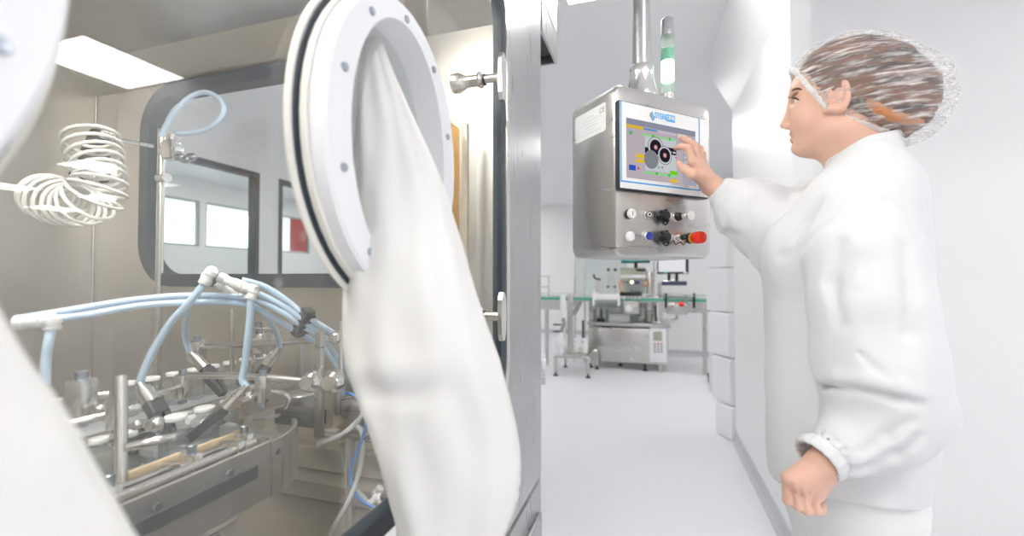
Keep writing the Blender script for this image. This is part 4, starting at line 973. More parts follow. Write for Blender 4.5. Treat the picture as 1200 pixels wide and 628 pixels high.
for y in (.05, .3, .53):
    MB().box((-.612, y, .955), (.022, .016, .026), None, .004).build('rod_clamp', M_chrome, fm)
for x, y in ((-.82, -.1), (-.82, .42), (-1.1, .85)): MB().bx(x-.06, x+.06, y-.06, y+.06, ZF, .873, .006).build('pedestal', M_steel, fm)
for k, y in enumerate((.17, .27, .37, .47, .555)):      # guide brackets along the front rail
    bk = MB().box((-.628, y, .950), (.030, .014, .040), None, .003).build('guide_bracket', M_chrome, fm); MB().cyl((-.628, y, .97), (-.628, y, .982), .006, None, 12, .001).build('thumb_screw', M_bolt, bk)
    MB().cyl((-.628, y, .956), (-.686, y, .946), .0035, None, 10).build('guide_pin', M_chrome, bk)
    MB().cyl((-.593, y+.03, .934), (-.5885, y+.03, .934), .0055, None, 6).build('apron_bolt', M_bolt, fm)
MB().box((-.90, .30, .926), (.09, .22, .022), None, .004).build('side_plate', M_steel, fm); MB().cyl((-.90, .36, .937), (-.90, .36, .99), .012, None, 18, .003).build('index_post', M_chrome, fm)
MB().cyl((-.905, .47, .935), (-.83, .50, .955), .012, None, 16, .003).build('air_cylinder', M_chrome, fm); MB().box((-.87, .55, .932), (.05, .04, .034), None, .006).build('sensor_block', M_blackg, fm)
# brackets and cut-out plates at the discharge end
m = MB(); c0 = Vector(atd(340, 470, .88)); m.tube([atd(300, 455, .86), atd(335, 462, .86), atd(336, 478, .86), atd(325, 487, .86), atd(298, 490, .86)], .0045, 8); m.build('starwheel_guide', M_chrome, fm)
MB().lathe((-.80, .60, ZD+.006), (0, 0, 1), [(0, 0), (.075, 0), (.075, .012), (.03, .014), (.03, .05), (0, .05)], 40).build('starwheel', M_whitepaint, fm)
MB().lathe((-.80, .60, ZD+.04), (0, 0, 1), [(.02, 0), (.06, 0), (.06, .008), (.02, .008), (.02, 0)], 40).build('starwheel_plate', M_chrome, fm)
MB().box((-.68, .60, .922), (.10, .07, .012), None, .002).build('mount_plate', M_chrome, fm)
MB().box(atd(352, 488, .86), (.10, .03, .03), None, .004).build('black_block', M_blackg, fm)
MB().lathe(atd(352, 481, .93), (0, 0, 1), [(0, 0), (.030, 0), (.030, .035), (.024, .04), (0, .04)], 28).build('drive_hub', M_steel, fm)
def sq(p, q, w, name, m_=M_steel, par=fm):
    p, q = Vector(p), Vector(q); x, y, z = frame(q-p, (0, 0, 1) if abs((q-p).normalized().z) < .9 else (1, 0, 0)); return MB().box((p+q)/2, (w, w, (q-p).length), (x, y, z), w*.12).build(name, m_, par)
def rod(px, r, name='rod', m_=M_chrome, par=fm): return MB().tube([atd(*p) for p in px], r, 12, 6).build(name, m_, par)
def ball(x, y, d, r, name='ball_clamp'):
    c = Vector(atd(x, y, d)); b = MB(); b.sph(c, r, 20); b.lathe(c, (.3, -.9, .1), [(0, r*.6), (r*.55, r*.6), (r*.55, r*1.25), (0, r*1.25)], 16); return b.build(name, M_chrome, fm)
def block(x, y, d, w, h, name='clamp_block'):
    c = Vector(atd(x, y, d)); b = MB(); b.box(c, (w, w, h), ((RT[0], RT[1], 0), (-RT[1], RT[0], 0), (0, 0, 1)), w*.18); o = b.build(name, M_chrome, fm)
    MB().cyl(c+Vector((0, 0, h*.5)), c+Vector((0, 0, h*.5+w*.35)), w*.28, None, 10).build('screw_head', M_bolt, o)
    MB().cyl(c-Vector((0, 0, h*.5)), c-Vector((0, 0, h*.5+w*.3)), w*.3, None, 12).build('set_screw', M_bolt, o); return o
sq(atd(375, 388, .82), V(*atd(375, 388, .82)[:2], .925), .0135, 'support_post')
sq(atd(353, 402, 1.0), V(*atd(353, 402, 1.0)[:2], ZD), .014, 'support_post')
rod([(400, 376, .86), (399, 452, .86)], .0045, 'support_post'); sq(atd(395, 450, .86), atd(395, 486, .86), .010, 'support_post')
rod([(133+9, 440, .62), (142, 600, .585)], .0075, 'support_post'); rod([(272, 362, 1.15), (272, 440, 1.15)], .006, 'support_post')
rod([(214, 440, .80), (290, 441, .80), (368, 447, .80)], .0062, 'cross_rod'); rod([(226, 406, 1.0), (290, 404, 1.0), (352, 400, 1.0), (378, 397, .98)], .007, 'cross_rod')
rod([(302, 388, 1.12), (316, 385, 1.10), (326, 390, 1.08)], .005, 'cross_rod'); rod([(60, 470, .66), (128, 462, .70)], .0065, 'cross_rod'); rod([(62, 500, .60), (120, 488, .64), (163, 477, .68)], .0065, 'cross_rod')
rod([(204, 512, .63), (180, 517, .61), (150, 524, .60)], .006, 'cross_rod')
ball(365, 447, .795, .0195); ball(391, 447, .82, .0225); ball(393, 396, .86, .013); ball(412, 396, .86, .012, 'hand_knob'); ball(183, 497, .68, .012)
ball(126, 476, .68, .009); ball(117, 480, .66, .008); ball(160, 498, .67, .008)
block(214, 453, .80, .022, .046); block(308, 455, .80, .022, .050); block(231, 411, 1.0, .030, .046); block(304, 402, 1.08, .030, .05); block(322, 402, 1.03, .028, .05); block(303, 393, 1.12, .03, .045); block(95, 468, .66, .030, .062); block(137, 482, .64, .02, .05)
def nozzle(px, m0, tip, r, arm, label=None):
    """gripper: steel ferrule then black two-jawed tip, on a bent arm"""
    a, b, c = Vector(atd(*px)), Vector(atd(*m0)), Vector(atd(*tip)); d = (b-a).normalized()
    L = (b-a).length; n = MB(); n.lathe(a, d, [(0, 0), (r*.55, 0), (r*.55, L*.28), (r*.85, L*.30), (r*.85, L*.45), (r, L*.48), (r, L), (0, L)], 20); o = n.build('nozzle_holder', M_chrome, fm)
    x, y, z = frame(c-b); g = MB(); Lb = (c-b).length
    g.box(b+z*Lb*.22, (r*2.2, r*1.5, Lb*.44), (x, y, z), r*.3)
    for s_ in (-1, 1): g.prism([b+z*Lb*.4+x*(s_*r*1.1)-y*r*.6, b+z*Lb*.4+x*(s_*r*.2)-y*r*.6, c+x*(s_*r*.12)-y*r*.6, c+x*(s_*r*.5)-y*r*.6], y*r*1.2)
    g.build('black_jaws', M_blackg, o, smooth_=False)
    MB().tube([atd(*p) for p in arm], r*.38, 10, 6).build('bent_arm', M_chrome, o); return o
nozzle((163, 448, .74), (178, 470, .74), (200, 508, .725), .0125, [(176, 463, .745), (196, 458, .77), (209, 453, .80)])
nozzle((290, 452, .77), (265, 478, .755), (222, 513, .735), .0120, [(277, 473, .765), (294, 466, .78), (299, 457, .80), (306, 450, .80)])
nozzle((223, 413, .97), (241, 432, .96), (262, 462, .94), .0125, [(232, 420, .97), (231, 414, 1.0)])
nozzle((328, 407, .98), (313, 428, .97), (297, 450, .95), .0125, [(322, 416, .98), (322, 408, 1.03)])
# pneumatic valve block at the discharge end
vb = thing('valve_block', 'steel valve block with fittings right of the ball clamps', 'valve', V(*atd(415, 520, .98)[:2], ZF))
w_ = lambda x, y, d=.98: Vector(atd(x, y, d))
MB().box(w_(413, 484), (.075, .05, .062), None, .012).build('valve_body', M_steel, vb)
MB().cyl(w_(402, 468), w_(430, 462), .009).build('cylinder', M_chrome, vb); MB().cyl(w_(420, 475), w_(428, 470), .014).build('end_cap', M_chrome, vb)
for x, y in ((397, 462), (425, 466), (430, 480)): MB().sph(w_(x, y, .96), .009, 14).build('fitting', M_chrome, vb)
MB().box(w_(412, 506), (.115, .05, .012), None, .003).build('bracket', M_chrome, vb); MB().box(w_(412, 512), (.11, .012, .012), None, .003).build('bracket', M_chrome, vb)
MB().cyl((*w_(411, 510)[:2], ZF), w_(411, 508), .010).build('stem', M_chrome, vb)
MB().cyl(w_(432, 484, .95), w_(440, 484, .95), .014, None, 18, .003).build('white_plug', M_cap, vb)
# vials
def vial(x, y, z, lab, sc=1.):
    o = thing('vial', lab, 'vial', (x, y, z), 'stoppered glass vials on the filling machine')
    MB().lathe((x, y, z), (0, 0, 1), [(0, .001), (.0185*sc, .001), (.0212*sc, .004), (.0212*sc, .042*sc), (.019*sc, .050*sc), (.0118*sc, .056*sc), (.0118*sc, .066*sc), (.0128*sc, .067*sc)], 24).build('glass_body', G_vial, o)
    MB().lathe((x, y, z+.064*sc), (0, 0, 1), [(0, 0), (.0145*sc, 0), (.0152*sc, .001), (.0152*sc, .0065), (.0142*sc, .0078), (0, .0078)], 24).build('white_cap', M_cap, o); return o
zv = ZD+.0065
for i, lab in enumerate(['large capped vial under the left black gripper tip', 'capped vial just behind the front black gripper tip', 'third large vial of the front row, right of the gripper tips', 'fourth large vial of the front row, beside the clamp block']):
    vial(-.742, .528+.0485*i, zv, lab, 1.04)
for (x_, y_), lab in zip(((116, 519), (150, 511), (182, 503)), ('small capped vial nearest the left glove', 'middle one of the small vials behind the upright rod', 'small capped vial left of the large front vial')):
    q_ = onZ(x_, y_, zv+.064*.8); vial(q_[0], q_[1], zv, lab, .8)
for i in range(8):
    lab = ['leftmost capped vial of the rear row', 'second capped vial of the rear row from the left', 'third capped vial of the rear row from the left', 'fourth capped vial of the rear row from the left', 'fifth capped vial of the rear row from the left', 'sixth capped vial of the rear row from the left', 'seventh capped vial of the rear row from the left', 'rightmost capped vial of the rear row'][i]
    vial(-1.08, .665+.0485*i, zv, lab, 1.04)
# hoses with push fittings
HG = 'milky blue hoses inside the isolator'
def hose(px, r, label, m_=None, name='air_hose', fits=(), group=HG):
    pts = [atd(*p) for p in px]; o = MB().tube(pts, r, 12, 10).build(name, m_ or M_hose); tag(o, label, 'hose', group)
    for f in fits: fitting(f, o)
    return o
def fitting(pts, par, r=.0095, m_=None):
    P_ = [Vector(atd(*p)) for p in pts]; b = MB()
    for a, c in zip(P_, P_[1:]):
        d = (c-a).normalized(); L = (c-a).length; b.lathe(a-d*r*.4, d, [(0, 0), (r*.9, 0), (r, r*.2), (r, L*.45), (r*.82, L*.5), (r*.82, L*.8), (r, L*.85), (r, L+r*.4), (0, L+r*.6)], 18)
    return b.build('push_fitting', m_ or M_cap, par)
hose([(20, 374, .60), (90, 362, .66), (160, 351, .71), (230, 346, .76), (292, 350, .80), (330, 366, .82), (352, 381, .84), (385, 398, .88), (420, 412, .92)], .0052, 'upper blue hose running from the left glove across to the black clip')
hose([(20, 377, .60), (95, 370, .66), (165, 358, .71), (235, 354, .76), (288, 357, .80), (326, 376, .83), (350, 390, .85), (376, 406, .90), (398, 436, .92), (402, 462, .95)], .0052, 'lower blue hose running from the left glove across and down to the valve')
hose([(238, 334, .745), (222, 354, .74), (200, 378, .74), (180, 410, .74), (168, 436, .74), (163.5, 449, .74)], .0060, 'blue hose arching from the white tee to the left black gripper', fits=[[(240, 331, .745), (248, 318, .75)], [(248, 318, .75), (242, 325, .77)]])
hose([(234, 340, .80), (222, 358, .84), (217, 378, .90), (218, 398, .95), (223, 414, .97)], .0060, 'blue hose dropping from the white tee to the rear left gripper')
hose([(294, 350, .765), (293, 372, .765), (290, 400, .767), (287, 428, .77), (284, 444, .77), (289, 453, .77)], .0060, 'blue hose hanging straight from the white elbow to the front gripper', fits=[[(294, 349, .765), (298, 340, .77)], [(298, 340, .77), (282, 335, .775), (258, 325, .775)]])
hose([(283, 351, .82), (302, 362, .86), (318, 380, .92), (326, 396, .96), (327, 408, .98)], .0058, 'blue hose curving down to the rear right gripper', fits=[[(283, 351, .82), (270, 345, .80)], [(270, 345, .80), (256, 331, .79)]])
hose([(283, 328, .79), (310, 336, .81), (338, 354, .83), (356, 369, .84), (382, 385, .87), (412, 404, .92), (440, 424, .98)], .0056, 'topmost blue hose passing through the black clip towards the near glove')
hose([(285, 338, .79), (312, 348, .81), (340, 364, .83), (356, 376, .84), (378, 396, .88), (398, 424, .92), (412, 448, .95), (424, 470, .96)], .0056, 'blue hose leaving the clip and falling to the white valve plug')
b = MB(); c0, c1 = Vector(atd(361, 365, .84)), Vector(atd(349, 390, .85)); x, y, z = frame(c1-c0)
b.box((c0+c1)/2, (.022, .020, (c1-c0).length+.01), (x, y, z), .003); cl_ = b.build('hose_clip', M_blackg); tag(cl_, 'black comb clip holding four blue hoses together', 'clip')
for k in range(4): MB().box(c0.lerp(c1, (k+.5)/4), (.026, .024, .005), (x, y, z), .001).build('rib', M_dark, cl_)
hose([(394, 462, .955), (404, 460, .95), (418, 466, .94), (428, 484, .93), (427, 505, .93), (418, 530, .93), (411, 552, .93), (413, 572, .92), (425, 588, .91), (448, 598, .90)], .0032, 'thin bright blue tube looping down beside the valve block', M_blue, 'thin_tube', group=None)
hose([(428, 480, .93), (420, 492, .92), (402, 508, .91), (384, 516, .90), (372, 521, .90)], .0050, 'milky clear tube running left from the valve under the ball clamps', M_hoseclear, 'clear_tube', group=None)
hose([(416, 497, .95), (424, 506, .95), (425, 526, .94), (420, 556, .93), (408, 588, .91), (394, 612, .90), (382, 636, .89)], .0052, 'milky clear tube trailing over the chamber floor to the front', M_hoseclear, 'clear_tube', group=None)
hose([(436, 500, .95), (446, 528, .96), (455, 552, .97), (462, 574, .97)], .0052, 'grey tube slanting down beside the near glove', M_grey, 'grey_tube', group=None)
hose([(401, 520, .99), (403, 540, 1.0), (408, 560, 1.0), (420, 576, .98), (430, 588, .97)], .0055, 'short milky tube from the valve stem to the floor fittings', M_hoseclear, 'clear_tube', group=None)
hose([(60, 384, .575), (57, 400, .57), (54, 420, .57), (53, 450, .57)], .0052, 'blue hose dropping from the white elbow beside the left glove', fits=[[(61, 383, .575), (61, 374, .575)], [(61, 374, .575), (44, 376, .565), (20, 378, .56)]])
ff = thing('fitting_cluster', 'loose white elbow fittings lying on the chamber floor by the front frame', 'fitting', atd(450, 592, .93))
for pts in ([(432, 592, .92), (442, 582, .93)], [(442, 582, .93), (450, 594, .92)], [(440, 578, .95), (446, 571, .95)], [(462, 574, .93), (468, 580, .93)]): fitting(pts, ff, .0085)
MB().box(atd(456, 586, .93), (.03, .03, .03), None, .004).build('steel_block', M_chrome, ff)
# coiled hose hanging in the corner
ch = thing('coiled_hose', 'milky white coiled air hose hanging in the isolator corner', 'hose', atd(100, 220, 1.05))
axis = smooth([atd(107, 158, 1.06), atd(110, 178, 1.05), atd(116, 198, 1.04), atd(118, 214, 1.03), atd(110, 230, 1.02), atd(94, 240, 1.02), atd(78, 240, 1.03), atd(62, 234, 1.04), atd(52, 228, 1.05)], 40)
pts = []; N = len(axis); turns = 17; fx = None
for i, p in enumerate(axis):
    d = (axis[min(i+1, N-1)]-axis[max(i-1, 0)]).normalized()
    if fx is None: fx, fy, _ = frame(d, (0, .9, .3))
    else: fx = (fx-d*fx.dot(d)).normalized(); fy = d.cross(fx)
    a = 2*math.pi*turns*(i/(N-1)); rr = .054*(.92+.08*math.sin(i*.05)); pts.append(p+fx*(rr*math.cos(a))+fy*(rr*math.sin(a)))
MB().tube(pts, .0042, 8, 1).build('coil', M_coil, ch)
e0, e1 = Vector(pts[0]), Vector(pts[-1])
fitting([(122, 158, 1.06), (132, 161, 1.08)], ch, .010); fitting([(66, 228, 1.04), (74, 226, 1.03)], ch, .009); fitting([(74, 226, 1.03), (80, 221, 1.03)], ch, .009)
gun = thing('spray_lance', 'black handled lance held behind the coiled hose', 'tool', atd(98, 190, 1.16))
b = MB(); b.cyl(atd(82, 222, 1.10), atd(90, 208, 1.12), .008).cyl(atd(90, 208, 1.12), atd(117, 156, 1.20), .017, .020, 18, .004); b.build('handle', M_blackg, gun)
b = MB(); b.cyl(atd(112, 160, 1.19), atd(128, 162, 1.22), .010).cyl(atd(128, 162, 1.22), atd(178, 171, 1.44), .006); b.build('steel_pipe', M_chrome, gun)
b = MB(); b.tube([atd(120, 172, 1.3), atd(128, 190, 1.3), atd(126, 210, 1.3), atd(118, 212, 1.3)], .006, 10); b.build('hook', M_blackg, gun)
# vertical rail with a valve cluster and hose loop by the end window
vr = thing('window_rail', 'polished rail with valve cluster at the left of the isolator window', 'rail', (*atd(187, 300, 1.58)[:2], ZF))
b = MB(); b.cyl((*atd(187, 300, 1.58)[:2], ZF), (*atd(187, 300, 1.58)[:2], 1.75), .012); b.build('upright', M_chrome, vr)
b = MB(); b.box(atd(202, 176, 1.56), (.06, .05, .07), None, .012); b.cyl(atd(190, 176, 1.57), atd(214, 184, 1.55), .017); b.cyl(atd(200, 170, 1.56), atd(203, 158, 1.56), .016)
b.build('valve_cluster', M_chrome, vr)
for k in range(3): MB().sph(atd(210+7*k, 186+3*(k % 2)-2, 1.53), .020, 14, (1.2, .7, .7)).build('valve_knob', M_bolt, vr)
MB().cyl(atd(187, 209, 1.58), atd(196, 208, 1.56), .016).build('clamp', M_chrome, vr)
hose([(207, 156, 1.55), (222, 156, 1.54), (245, 150, 1.52), (260, 136, 1.51), (262, 124, 1.51), (255, 114, 1.53), (240, 108, 1.55), (222, 114, 1.56), (206, 130, 1.57), (195, 146, 1.58), (188, 160, 1.58)], .0085, 'pale blue hose loop hanging at the top left of the isolator window')
ag = thing('reflection_strip', 'amber sheet added for a reflection in the glass beside the handles', 'strip', (-.47, .99, 1.17))  # yellow reflection in the door glass, shaped as solid strips
MB().bx(-.475, -.469, .965, 1.035, 1.17, 1.60, .001).build('amber_reflection', G_amber, ag, smooth_=False)
MB().bx(-.470, -.455, 1.05, 1.065, 1.17, 1.62, .002).build('pale_reflection', M_cream, ag, smooth_=False)
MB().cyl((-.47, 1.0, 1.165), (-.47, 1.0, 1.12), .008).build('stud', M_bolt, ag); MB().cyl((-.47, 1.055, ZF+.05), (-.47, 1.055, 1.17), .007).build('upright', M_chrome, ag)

# ================================================================= FAR END OF THE ROOM
YM = 6.05
def far(x, y, Y=YM): return onY(x, y, Y)
def fbox(b, x0, y0, x1, y1, dep=.3, Y=YM, off=0., bev=.004):
    """box whose front face spans two opposite pixel corners on the plane Y (moved back by off)"""
    p, q = far(x0, y0, Y+off), far(x1, y1, Y+off); b.bx(min(p[0], q[0]), max(p[0], q[0]), Y+off, Y+off+dep, min(p[2], q[2]), max(p[2], q[2]), bev); return b
def fb(name, x0, y0, x1, y1, m_, par, dep=.3, off=0., Y=YM, bev=.004): return fbox(MB(), x0, y0, x1, y1, dep, Y, off, bev).build(name, m_, par)
def frod(name, pts, r, m_, par, off=0., Y=YM, n=4): return MB().tube([far(x, y, Y+off) for x, y in pts], r, 10, n).build(name, m_, par)
pk = thing('packaging_machine', 'stainless packaging machine with beige head at the far end', 'machine', (*far(735, 430)[:2], 0))
cabp = fb('cabinet', 689, 383, 783, 427.5, M_steel, pk, .75)
MB().bx(far(688, 380)[0], far(786, 380)[0], YM-.02, YM+.78, far(735, 382.5)[2], far(735, 378.5)[2], .004).build('table_top', M_steelv, pk)
kp = fb('keypad_door', 761, 384, 781.5, 425, M_whitepaint, pk, .02, -.012); fb('keypad_screen', 765.5, 388.5, 776, 399.5, mat('lcd_grey', (.42, .45, .36), .3), kp, .006, -.018)
for i in range(4):
    for j in range(3): fb('key', 766+4*j, 402+3.1*i, 768.6+4*j, 404+3.1*i, (M_red if (i, j) == (0, 1) else M_grey), kp, .005, -.016, bev=.001)
fb('door_latch', 715, 384.5, 717, 387, M_bolt, cabp, .01, -.012, bev=.001)
for x, o_ in ((692, .03), (756, .03), (720, .6), (727, .3), (778, .6)):
    z0 = far(x, 427.5, YM+o_)[2]; px = far(x, 430, YM+o_); MB().lathe((px[0], YM+o_, 0), (0, 0, 1), [(0, 0), (.035, 0), (.035, .012), (.014, .022), (.014, z0+.02), (0, z0+.02)], 16).build('levelling_foot', M_black, pk)
# inner works on the table
fb('rear_panel', 690, 352, 770, 380, M_steel, pk, .05, .45)
fb('chute', 706, 369, 738, 380, M_whitepaint, pk, .2, .1); fb('side_guard', 700, 350, 725, 362, G_guard, pk, .01, -.15, bev=0)
fb('white_roller_bank', 695, 344.5, 724, 352, M_white, pk, .16, -.14)
for x in (694, 723.5): fb('end_plate', x, 343, x+2.6, 359, M_whitepaint, pk, .18, -.16)
fb('support_bridge', 697, 359, 722, 362, M_grey, pk, .05, -.10)
for x in (697, 705, 712): frod('column', [(x, 362), (x, 380)], .022, M_grey, pk, .1)
frod('black_motor', [(704, 373), (704, 379)], .055, M_black, pk, .05); frod('drive_shaft', [(704, 358), (704, 373)], .014, M_blackg, pk, .05)
hd = fb('dispensing_head', 726, 314, 757, 330, M_beige, pk, .45, .1, bev=.02)
fb('head_lip', 727, 322, 757, 326, M_whitepaint, hd, .47, .07); fb('slot', 746, 315.5, 757, 317.5, M_blackg, hd, .02, .085, bev=.002)
fb('head_body', 734, 330, 756, 344, M_white, pk, .3, .2); ctl = fb('controller', 738, 327, 752, 341, M_grey, pk, .1, .06)
fb('controller_display', 742.5, 328.5, 750, 333, M_navy, ctl, .01, .052, bev=.001); MB().sph(far(740.5, 330.5, YM+.055), .022, 12).build('indicator_lamp', emis('warm_lamp', (1, .8, .55), 3), ctl)
frod('cable_loop', [(728, 328), (726.5, 334), (728.5, 341), (731, 342)], .012, M_orange, pk, .1); frod('cable_loop', [(752, 333), (757, 335), (759, 331), (757, 327)], .010, M_orange, pk, .1)
fb('head_post', 729, 330, 734, 350, M_whitepaint, pk, .12, .2); fb('head_post', 757, 318, 765, 378, M_steel, pk, .1, .3)
br = fb('nozzle_bar', 724, 342.5, 752, 347, M_black, pk, .15, -.12)
for k in range(6): frod('nozzle', [(727+4.4*k, 346), (727+4.4*k, 350.5)], .014, M_white, br, -.09)
ts = fb('top_screen', 727.5, 301.5, 761.5, 307, mat('teal_plastic', (.02, .42, .40), .35), pk, .25, -.02); fb('screen_foot', 743, 307, 747, 314, M_black, ts, .06, .08); fb('screen_rim', 728, 306.3, 761.5, 307.5, M_black, ts, .26, -.025, bev=.001)
dl = MB(); dl.lathe(far(737, 361, YM-.12), (0, -1, 0), [(0, 0), (.045, 0), (.045, .03), (.03, .035), (0, .035)], 20); dl.build('hand_dial', M_white, pk)
fb('dial_bracket', 731, 353, 748, 368, M_steel, pk, .05, -.115); fb('motor_box', 738, 369, 752, 379, M_grey, pk, .2, .1)
for x, y0, hk in ((700.5, 327, 1), (713, 316, 0), (721, 316, 0)):
    frod('adjust_spindle', [(x, y0), (x, 346)], .012 if not hk else .03, M_chrome, pk, .05)
    if hk: frod('crank_handle', [(x-4.5, 321), (x-4, 325), (x, 327), (x+3.5, 327)], .012, M_black, pk, .02)
    else: MB().sph(far(x, y0, YM+.05), .022, 10).build('spindle_knob', M_black, pk); 
for x in (712, 720): fb('collar', x-1.2, 335, x+2, 337, M_blackg, pk, .03, .03, bev=.002)
frod('clamp_cluster', [(768, 346), (772, 348), (775, 352)], .03, M_steel, pk, .0); frod('clamp_cluster', [(763, 350), (771, 349)], .022, M_steel, pk, -.03); frod('clamp_cluster', [(768, 358), (768.5, 376)], .012, M_blackg, pk, .0)
MB().sph(far(772, 377, YM-.04), .03, 12).build('chrome_knob', M_chrome, pk); fb('small_bracket', 765, 372, 776, 379, M_steel, pk, .15, .02)
frod('hose', [(757, 349), (753, 357), (752, 366), (750, 376)], .02, M_grey, pk, .02); frod('orange_cable', [(665, 362), (669, 359), (672, 360)], .02, M_orange, pk, -.05)
MB().sph(far(666.5, 356.5, YM-.08), .04, 12).build('white_knob', M_white, pk)
fb('side_frame', 664, 347, 676, 358, M_steel, pk, .2, -.04); frod('hand_lever', [(672, 368), (676, 362), (681, 352)], .03, M_grey, pk, -.03)
# conveyor through the machine
cv = thing('conveyor', 'long steel conveyor with green belt edge crossing the far machine', 'conveyor', (*far(730, 360)[:2], 0))
zb0, zb1 = far(800, 366)[2], far(800, 349)[2]; xl, xr = far(629, 355)[0], far(832, 355)[0]
xa, xb = far(664, 355)[0], far(772, 355)[0]
for u, v_ in ((xl, xa), (xb, xr)): MB().bx(u, v_, YM-.06, YM-.05, zb0, zb1, .003).build('side_plate', M_steel, cv, smooth_=False)
MB().bx(xa, xb, YM-.06, YM-.05, zb1-.06, zb1, .003).build('side_plate', M_steel, cv, smooth_=False)
MB().bx(xl, xr, YM+.14, YM+.15, zb1-.06, zb1, .003).build('side_plate', M_steel, cv, smooth_=False)
MB().bx(xl, xr, YM-.05, YM+.14, zb1-.05, zb1-.005).build('belt', M_green, cv, smooth_=False)
MB().bx(xl, xr, YM-.066, YM-.06, zb1-.045, zb1-.015).build('green_edge', M_green, cv, smooth_=False)
MB().cyl((xl, YM-.075, zb1+.04), (xr, YM-.075, zb1+.04), .008, None, 8).build('guide_rail', M_chrome, cv)
for x in (640, 774, 826): MB().bx(far(x, 360)[0]-.025, far(x, 360)[0]+.025, YM+.02, YM+.07, 0, zb0, .003).build('leg', M_steel, cv)
for x in (780.5, 813.5): 
    g_ = fb('guide_bracket', x-1.4, 347, x+1.4, 361, M_black, cv, .04, -.12); MB().sph(far(x, 345, YM-.1), .018, 10).build('bracket_knob', M_black, g_)
fb('curved_bracket', 803, 347, 806, 357, M_grey, cv, .03, -.1); fb('sensor', 824, 354, 826, 363, M_beige, cv, .03, -.09, bev=.002)
for k in range(16):
    x = far(771+3.6*k, 348)[0]; o = thing('small_bottle', 'tiny clear bottle in the row standing on the far conveyor', 'bottle', (x, YM+.045, zb1-.005), 'tiny bottles on the far conveyor')
    MB().lathe((x, YM+.045, zb1-.005), (0, 0, 1), [(0, .0), (.016, 0), (.017, .005), (.017, .035), (.009, .045), (.010, .055), (0, .055)], 12).build('bottle_body', M_frost, o)
# pendant box with red button
pb = thing('pendant_box', 'grey button box with red button below the far conveyor', 'control box', (*far(792, 366)[:2], far(792, 366)[2]))
fb('box', 781.5, 357, 806, 369, M_steel, pb, .12, -.22, bev=.01); fb('button_plate', 783, 355.5, 804.5, 361, M_whitepaint, pb, .10, -.21, bev=.004)
MB().lathe(far(798.5, 357.5, YM-.21), (0, -.6, .8), [(0, 0), (.03, 0), (.034, .02), (.028, .035), (0, .035)], 16).build('red_button', M_red, pb); MB().sph(far(791.5, 356.5, YM-.2), .016, 10).build('red_lamp', M_red, pb); MB().sph(far(788, 359, YM-.21), .016, 10).build('black_switch', M_black, pb)
frod('bracket_arm', [(794, 369), (793, 374), (789, 375.5), (783, 376)], .02, M_steel, pb, -.15)
# screen on its arm
mo = thing('monitor', 'black framed monitor on a steel arm left of the white boxes', 'monitor', (*far(788, 350)[:2], far(788, 352)[2]))
fb('screen_frame', 770, 297, 807, 321, M_black, mo, .06, -.02); 
def lit(name, x0, y0, x1, y1, c, st, par, off): return fb(name, x0, y0, x1, y1, emis(name+'_glow', c, st), par, .004, off, bev=0)
lit('screen', 771.5, 299, 803.5, 318.5, (.80, .79, .84), .95, mo, -.0235); fb('green_lamp', 778, 318.6, 782, 320.2, M_green, mo, .005, -.024, bev=.001); fb('rim_label', 801, 318.9, 806, 320.3, M_white, mo, .004, -.024, bev=.0005)
frod('arm', [(774, 352), (773.2, 334), (776, 331), (790, 329)], .026, M_steel, mo, .03); frod('stalk', [(784, 321), (784, 331)], .02, M_black, mo, .02); frod('stalk', [(793, 321), (793, 331)], .02, M_black, mo, .02)
kt = fb('keyboard_tray', 775.5, 329.5, 805, 334.5, M_navy, mo, .22, -.16, bev=.006)
# glass guard doors on posts
gd = thing('guard_screen', 'clear guard screen on thin steel posts left of the dispensing head', 'guard', (*far(690, 430)[:2], 0))
for x in (673.5, 685): MB().cyl((*far(x, 400, YM+.35)[:2], 0), far(x, 275, YM+.35), .016, None, 10).build('post', M_chrome, gd)
fb('clear_panel', 675, 280, 735, 350, G_guard, gd, .008, .35, bev=0); frod('post', [(766.5, 276), (766.5, 346)], .014, M_chrome, gd, .35)
for x, y in ((674, 326), (685.5, 326)): fb('hinge', x-1.2, y-1.5, x+2, y+1.5, M_steel, gd, .03, .33, bev=.002)
# discharge stand with feet, bottles, film bag
YS = 5.45
sd_ = thing('low_stand', 'low tubular steel stand on levelling feet in front of the machine', 'stand', (*far(668, 436, YS)[:2], 0))
zt = far(668, 418, YS)[2]; x0, x1 = far(651, 420, YS)[0], far(689, 420, YS)[0]
MB().tube([(x0, YS, .05), (x0, YS, zt-.05), (x0+.03, YS, zt), (x1-.03, YS, zt), (x1, YS, zt-.05), (x1, YS, .05)], .022, 12, 4).build('tube_frame', M_steel, sd_)
MB().tube([(x0+.02, YS+.55, .05), (x0+.02, YS+.55, zt-.05), (x0+.05, YS+.55, zt), (x1-.0, YS+.55, zt), (x1+.04, YS+.55, zt-.05), (x1+.04, YS+.55, .05)], .022, 12, 4).build('tube_frame', M_steel, sd_)
MB().bx(x0, x1, YS, YS+.55, zt, zt+.02, .004).build('shelf', M_steel, sd_)
for x, y in ((x0, YS), (x1, YS), (x0+.02, YS+.55), (x1+.04, YS+.55)): MB().lathe((x, y, 0), (0, 0, 1), [(0, 0), (.032, 0), (.032, .01), (.012, .02), (.012, .06), (0, .06)], 14).build('levelling_foot', M_black, sd_)
MB().bx(far(664, 400, YS)[0], far(670, 400, YS)[0], YS+.05, YS+.12, zt+.02, far(666, 345, YS)[2], .004).build('mast', M_steel, sd_)
MB().bx(far(677.5, 400, YS)[0], far(680, 400, YS)[0], YS+.30, YS+.33, zt+.02, far(678, 378, YS)[2], .003).build('mast', M_blackg, sd_)
